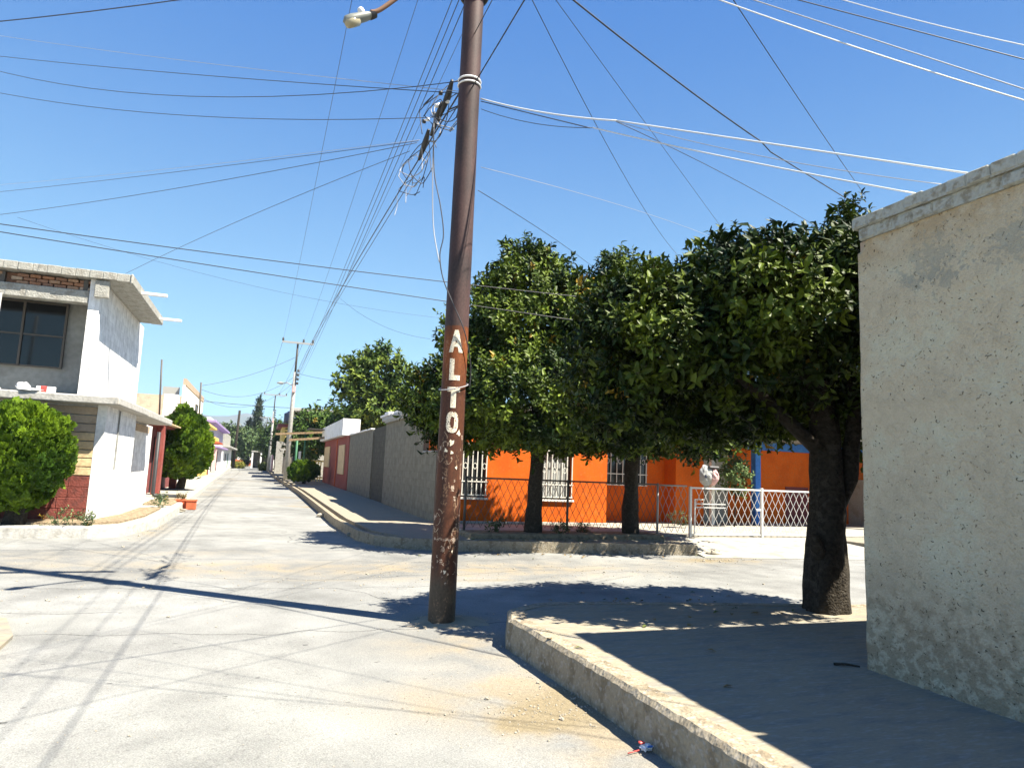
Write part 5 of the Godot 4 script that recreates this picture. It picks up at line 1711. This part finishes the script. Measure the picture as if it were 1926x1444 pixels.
# ------------------------------------------------------------------ wires
func make_wires() -> void:
	var k: StandardMaterial3D = M.cable
	var g: StandardMaterial3D = M.greycable
	wire("sagging cable from the pole's white bands to the upper left", Vector3(1.80, 5.77, -6.85), Vector3(-5.88, 8.35, -14.0), 0.46, 0.0045, k, 0.0, 0.6)
	wire("cable from the pole to the left, just above the sagging one", Vector3(1.75, 5.63, -6.9), Vector3(-6.31, 8.90, -15.0), 0.06, 0.0045, k, 0.0, 0.6)
	wire("thin faint cable highest of those leaving the pole to the left", Vector3(1.74, 5.65, -6.9), Vector3(-6.79, 9.87, -16.0), 0.06, 0.003, g, 0.0, 0.6)
	wire("cable to the left ending at the knot's middle", Vector3(1.72, 5.89, -8.0), Vector3(-5.42, 7.75, -13.8), 0.24, 0.0045, k, 0.0, 0.6)
	wire("pale thin cable leaving the knot's lower end to the left", Vector3(1.72, 6.05, -9.0), Vector3(-7.25, 8.4, -21.0), 0.05, 0.003, g, 0.0, 0.5)
	wire("middle cable of three leaving the knot's lower end to the left", Vector3(1.70, 6.03, -9.0), Vector3(-6.0, 7.1, -17.5), 0.03, 0.0042, k, 0.0, 0.5)
	wire("lowest near-level cable leaving the knot's lower end to the left", Vector3(1.68, 6.0, -9.0), Vector3(-5.6, 6.3, -16.5), 0.08, 0.0045, k, 0.0, 0.5)
	wire("slanting drop from the knot down towards the corner house roof", Vector3(1.66, 6.05, -9.4), Vector3(-3.27, 5.65, -17.5), -0.08, 0.0042, k)
	wire("upper of two thick dark cables crossing behind the pole", Vector3(-4.35, 4.62, -11.0), Vector3(4.24, 4.68, -11.0), 0.04, 0.0065, k, 1.5, 0.25)
	wire("lower of two thick dark cables crossing behind the pole", Vector3(-4.34, 4.53, -11.0), Vector3(4.26, 4.28, -11.0), 0.02, 0.0065, k, 1.5, 0.25)
	wire("cable across the top left corner of the view", Vector3(-2.33, 4.40, -5.5), Vector3(-0.31, 4.59, -4.5), 0.02, 0.0035, k, 2.0, 1.0)
	wire("bright twisted cable from the pole to the splice on the right", Vector3(1.97, 5.62, -6.9), Vector3(2.97, 4.95, -5.6), 0.04, 0.008, M.bright)
	wire("bright white cable from the splice to the plastered wall's top", Vector3(2.97, 4.95, -5.6), Vector3(4.52, 3.78, -3.3), 0.0, 0.007, M.bright, 0.0, 0.05)
	wire("dark cable beside the bright twisted one, right of the pole", Vector3(1.97, 5.59, -6.9), Vector3(2.79, 4.93, -5.8), 0.0, 0.005, k)
	wire("grey cable from the splice to the wall top, lower than the bright one", Vector3(2.82, 4.94, -5.8), Vector3(4.32, 3.66, -3.5), 0.02, 0.006, M.bright)
	wire("thin grey cable to the wall top between bright and lower cables", Vector3(2.97, 4.94, -5.6), Vector3(4.48, 3.72, -3.4), 0.06, 0.003, g)
	wire("short slack cable under the bright twisted one by the pole", Vector3(1.98, 5.50, -6.9), Vector3(2.82, 4.94, -5.8), 0.06, 0.0035, k)
	wire("thin drop from the splice into the dark tree's top", Vector3(2.97, 4.94, -5.6), Vector3(7.83, 5.42, -8.0), -0.06, 0.0035, k, 0.0, 0.3)
	wire("dark wire slanting down from the top edge to the middle tree", Vector3(1.78, 5.56, -5.0), Vector3(8.55, 6.56, -13.0), 0.22, 0.0042, k, 0.6, 0.2)
	wire("thin wire slanting down parallel, right of the previous to the trees", Vector3(1.97, 5.62, -5.0), Vector3(9.76, 6.78, -12.5), 0.0, 0.0035, k, 0.6, 0.2)
	wire("thick black cable slanting from the top edge to a kink above the tree", Vector3(1.78, 4.98, -4.2), Vector3(4.69, 5.10, -5.6), 0.03, 0.007, k, 1.0, 0.0)
	wire("short kinked piece of the thick black cable", Vector3(4.69, 5.10, -5.6), Vector3(4.90, 5.07, -5.7), 0.0, 0.0065, k)
	wire("thick black cable from the kink to the tree by the wall", Vector3(4.90, 5.07, -5.7), Vector3(7.49, 5.40, -7.0), 0.0, 0.0065, k, 0.0, 0.3)
	wire("straight dark wire from the top edge to the tip of the near tree", Vector3(3.05, 5.22, -4.0), Vector3(7.53, 5.68, -7.0), 0.02, 0.0042, k, 0.8, 0.1)
	wire("lowest of four twisted service wires across the top right corner", Vector3(2.29, 4.42, -3.2), Vector3(4.06, 3.69, -2.4), 0.02, 0.0038, M.bright, 1.2, 0.25)
	wire("second lowest of four twisted service wires in the top right corner", Vector3(2.48, 4.49, -3.2), Vector3(3.90, 3.66, -2.3), 0.0, 0.003, g, 1.2, 0.25)
	wire("third of four twisted service wires in the top right corner", Vector3(2.80, 4.58, -3.2), Vector3(3.91, 3.85, -2.3), 0.0, 0.003, k, 1.2, 0.25)
	wire("topmost of four service wires in the top right corner", Vector3(3.28, 4.79, -3.3), Vector3(4.09, 4.05, -2.4), 0.02, 0.003, M.bright, 1.5, 0.25)
	wire("faint pale wire from the pole's middle to the middle tree", Vector3(2.01, 4.83, -6.9), Vector3(10.16, 6.99, -13.0), -0.10, 0.003, g, 0.0, 0.2)
	wire("faint wire from the pole's middle to the first tree's top", Vector3(1.99, 4.56, -6.9), Vector3(6.47, 5.95, -13.0), -0.04, 0.004, k, 0.0, 0.2)
	wire("thick telephone cable from the pole down the street", Vector3(1.72, 5.63, -6.94), Vector3(1.85, 7.6, -52.0), -0.35, 0.010, k)
	wire("second telephone cable down the street beside the thick one", Vector3(1.72, 5.5, -6.94), Vector3(1.80, 7.3, -52.0), -0.30, 0.006, k)
	wire("leftmost power line down the street, from crossarm to crossarm", Vector3(0.83, 9.5, -6.76), Vector3(0.83, 10.3, -52.0), 0.35, 0.005, k)
	wire("middle power line down the street, from crossarm to crossarm", Vector3(1.85, 9.5, -6.76), Vector3(2.25, 10.3, -52.0), 0.35, 0.005, k)
	wire("rightmost power line down the street, from crossarm to crossarm", Vector3(2.83, 9.5, -6.76), Vector3(2.92, 10.3, -52.0), 0.35, 0.005, k)
	for n in 3:
		wire(["upper", "middle", "lower"][n] + " secondary line from the pole's rack to the first concrete pole", Vector3(2.02, 8.2 - n * 0.3, -6.88), Vector3(2.1, 7.95 - n * 0.3, -52.0), 0.3, 0.0065, k)
		wire(["left", "middle", "right"][n] + " power line between the two concrete poles", Vector3([0.83, 2.25, 2.92][n], 10.3, -52.0), Vector3([-0.2, 1.5, 2.5][n], 10.3, -96.0), 0.5, 0.012, k, 0.0, 1.0)
		wire(["outer", "middle", "inner"][n] + " overhead line from the pole back over the near street", Vector3(1.83, [6.9, 6.3, 5.66][n], -6.9), Vector3(1.8, [6.9, 6.3, 5.66][n], 22.0), 0.25, [0.005, 0.005, 0.007][n], k)
	wire("wire sagging from the first concrete pole to the parapet house", Vector3(2.0, 9.2, -52.0), Vector3(-4.0, 6.2, -49.0), 0.3, 0.014, k)
	wire("lower wire from the first concrete pole to the parapet house", Vector3(1.8, 7.6, -52.0), Vector3(-4.0, 5.9, -48.5), 0.9, 0.012, k)
	wire("lowest slack wire from the first concrete pole to the left houses", Vector3(1.8, 7.2, -52.0), Vector3(-4.2, 5.4, -46.0), 1.3, 0.010, k)
	wire("dark cable crossing the far street towards the roof tank", Vector3(-6.0, 6.2, -62.0), Vector3(3.5, 6.1, -62.0), 0.1, 0.022, k)
	wire("wire from the first concrete pole to the trees on the right", Vector3(2.0, 7.9, -52.0), Vector3(7.5, 6.9, -44.0), 0.3, 0.012, k)
	wire("drop wire curving from the street cables down to the first tree", Vector3(1.75, 6.6, -21.0), Vector3(3.6, 4.6, -16.0), 0.25, 0.0035, k)
	wire("faint level wire across the street behind the pole", Vector3(-3.40, 7.20, -22.0), Vector3(5.32, 6.49, -22.0), 0.2, 0.0035, k, 0.4, 0.0)


# ------------------------------------------------------------------ small things
func make_small_things() -> void:
	# flower box on the left verge
	var b := thing("flower_box", "orange terracotta flower box on the left verge at the road's edge", "planter", Vector3(-1.98, 0.0, -22.6))
	var st := mb()
	for x in [-0.12, 0.16]:
		box(st, Vector3(x, 0.14, 0.0 if x < 0 else 0.12), Vector3(0.27, 0.28, 0.27), 0.02)
	obj("box_body", st, M.terracotta, b)
	st = mb()
	for x in [-0.12, 0.16]:
		box(st, Vector3(x, 0.27, 0.0 if x < 0 else 0.12), Vector3(0.31, 0.045, 0.31), 0.01)
	obj("rim", st, M.terracotta, b)
	crown(b, [[Vector3(-0.1, 0.32, 0.0), Vector3(0.18, 0.08, 0.14)]], 30, B.leafy, M.leaf, 0.5, Color(0.13, 0.10, 0.04), Color(0.2, 0.16, 0.06), 820, 0.0, 0.3, 0.2, 0.0)
	# litter in the gutter
	var l := thing("litter", "crumpled white and red snack wrapper lying against the near kerb", "litter", Vector3(2.185, 0.004, -3.58))
	var w := obj("wrapper", lump(0.036, 0.018, 0.026, 831, 0.5), M.plastic, l)
	w.position = Vector3(0.0, 0.022, 0.0)
	st = mb()
	box(st, Vector3(-0.025, 0.045, -0.01), Vector3(0.035, 0.012, 0.025), 0.004)
	obj("red_print", st, M.red, l)
	obj("straw", tube(mb(true), [Vector3(-0.05, 0.012, 0.005), Vector3(-0.13, 0.008, 0.02)], 0.0035, 6), M.red, l)
	slab(l, "blue_print", Vector3(-0.01, 0.028, 0.026), Vector3(0.025, 0.040, 0.031), M.blue, 0.003)
	var tw := obj("twig", tube(mb(true), [Vector3(4.00, 0.262, -4.03), Vector3(4.07, 0.268, -3.98), Vector3(4.14, 0.262, -3.93)], [0.010, 0.009, 0.006], 6), M.bark)
	tag(tw, "dark stick lying on the pavement at the plastered wall's corner", "stick")
	# pebbles and grit on the dusty patches
	rng.seed = 77
	var mesh := lump(0.010, 0.006, 0.009, 841, 0.4, 7, 5)
	mesh.generate_normals()
	var pm := mesh.commit()
	var mm := MultiMesh.new()
	mm.transform_format = MultiMesh.TRANSFORM_3D
	mm.mesh = pm
	var places := []
	for e in [[1.9, -4.3, 0.5, 0.35, 170, 1.0], [1.4, -4.6, 0.8, 0.6, 90, 0.7], [1.9, -7.0, 0.45, 0.3, 90, 1.2], [2.15, -5.0, 0.12, 1.6, 120, 0.9], [0.2, -4.0, 2.0, 1.6, 160, 0.6], [3.5, -9.9, 4.0, 1.3, 300, 1.3], [-2.0, -9.5, 3.0, 2.0, 220, 1.2], [8.5, -11.3, 0.8, 0.35, 120, 1.6], [-2.1, -17.5, 0.15, 2.5, 120, 1.6], [2.2, -14.0, 0.3, 0.9, 90, 2.0], [1.8, -18.5, 0.12, 3.0, 120, 1.8]]:
		for n in e[4]:
			var s: float = e[5] * rng.randf_range(0.35, 1.0) * (2.0 if rng.randf() < 0.06 else 1.0)
			places.append(Transform3D(Basis(Vector3.UP, rng.randf() * TAU).scaled(Vector3.ONE * s), Vector3(e[0] + rng.randfn() * e[2] * 0.6, 0.003 * s, e[1] + rng.randfn() * e[3] * 0.6)))
	mm.instance_count = places.size()
	for i in places.size():
		mm.set_instance_transform(i, places[i])
	var o := MultiMeshInstance3D.new()
	o.name = "gravel"
	o.multimesh = mm
	o.material_override = M.stone
	add_child(o)
	tag(o, "scattered grit and small stones on the dusty road", "gravel", "", "stuff")
	# fallen leaves under the trees
	var lm := mb()
	leaf(lm, Vector3.ZERO, Vector3(1, 0, 0), Vector3.UP, 0.08, 0.035, Color(1, 1, 1), 0.1)
	lm.generate_normals()
	var lv := MultiMesh.new()
	lv.transform_format = MultiMesh.TRANSFORM_3D
	lv.use_colors = true
	lv.mesh = lm.commit()
	var where := []
	for e in [[4.6, 0.262, -5.7, 1.2, 0.4, 14], [5.0, 0.012, -7.6, 1.6, 0.5, 24], [5.5, 0.212, -12.6, 2.2, 0.25, 60], [5.0, 0.012, -12.0, 2.5, 0.4, 24], [3.2, 0.262, -4.5, 0.8, 0.8, 4]]:
		for n in e[5]:
			where.append(Transform3D(Basis(Vector3.UP, rng.randf() * TAU).rotated(Vector3.RIGHT, rng.randf_range(-0.3, 0.3)), Vector3(e[0] + rng.randfn() * e[3] * 0.6, e[1], e[2] + rng.randfn() * e[4] * 0.5)))
	lv.instance_count = where.size()
	for i in where.size():
		lv.set_instance_transform(i, where[i])
		lv.set_instance_color(i, Color(0.22, 0.15, 0.06) if i % 3 else Color(0.10, 0.12, 0.03))
	var lo := MultiMeshInstance3D.new()
	lo.name = "fallen_leaves"
	lo.multimesh = lv
	lo.material_override = M.leaf
	add_child(lo)
	tag(lo, "dry fallen leaves under the clipped trees", "leaves", "", "stuff")
	# larger stones at the far corner kerb
	for k in 5:
		var p: Vector3 = [Vector3(2.15, 0.05, -14.6), Vector3(2.0, 0.04, -15.2), Vector3(1.75, 0.04, -20.4), Vector3(8.75, 0.05, -11.9), Vector3(-2.05, 0.05, -21.4)][k]
		var s := obj("loose_stone", lump(0.10 + 0.02 * k, 0.06, 0.08, 850 + k, 0.5), M.stone)
		s.position = p
		tag(s, ["larger stone at the corner kerb across the street", "smaller stone behind the corner kerb stone", "stone by the far right kerb in the sun", "stone at the foot of the driveway ramp", "stone by the left kerb before the flower box"][k], "stone")
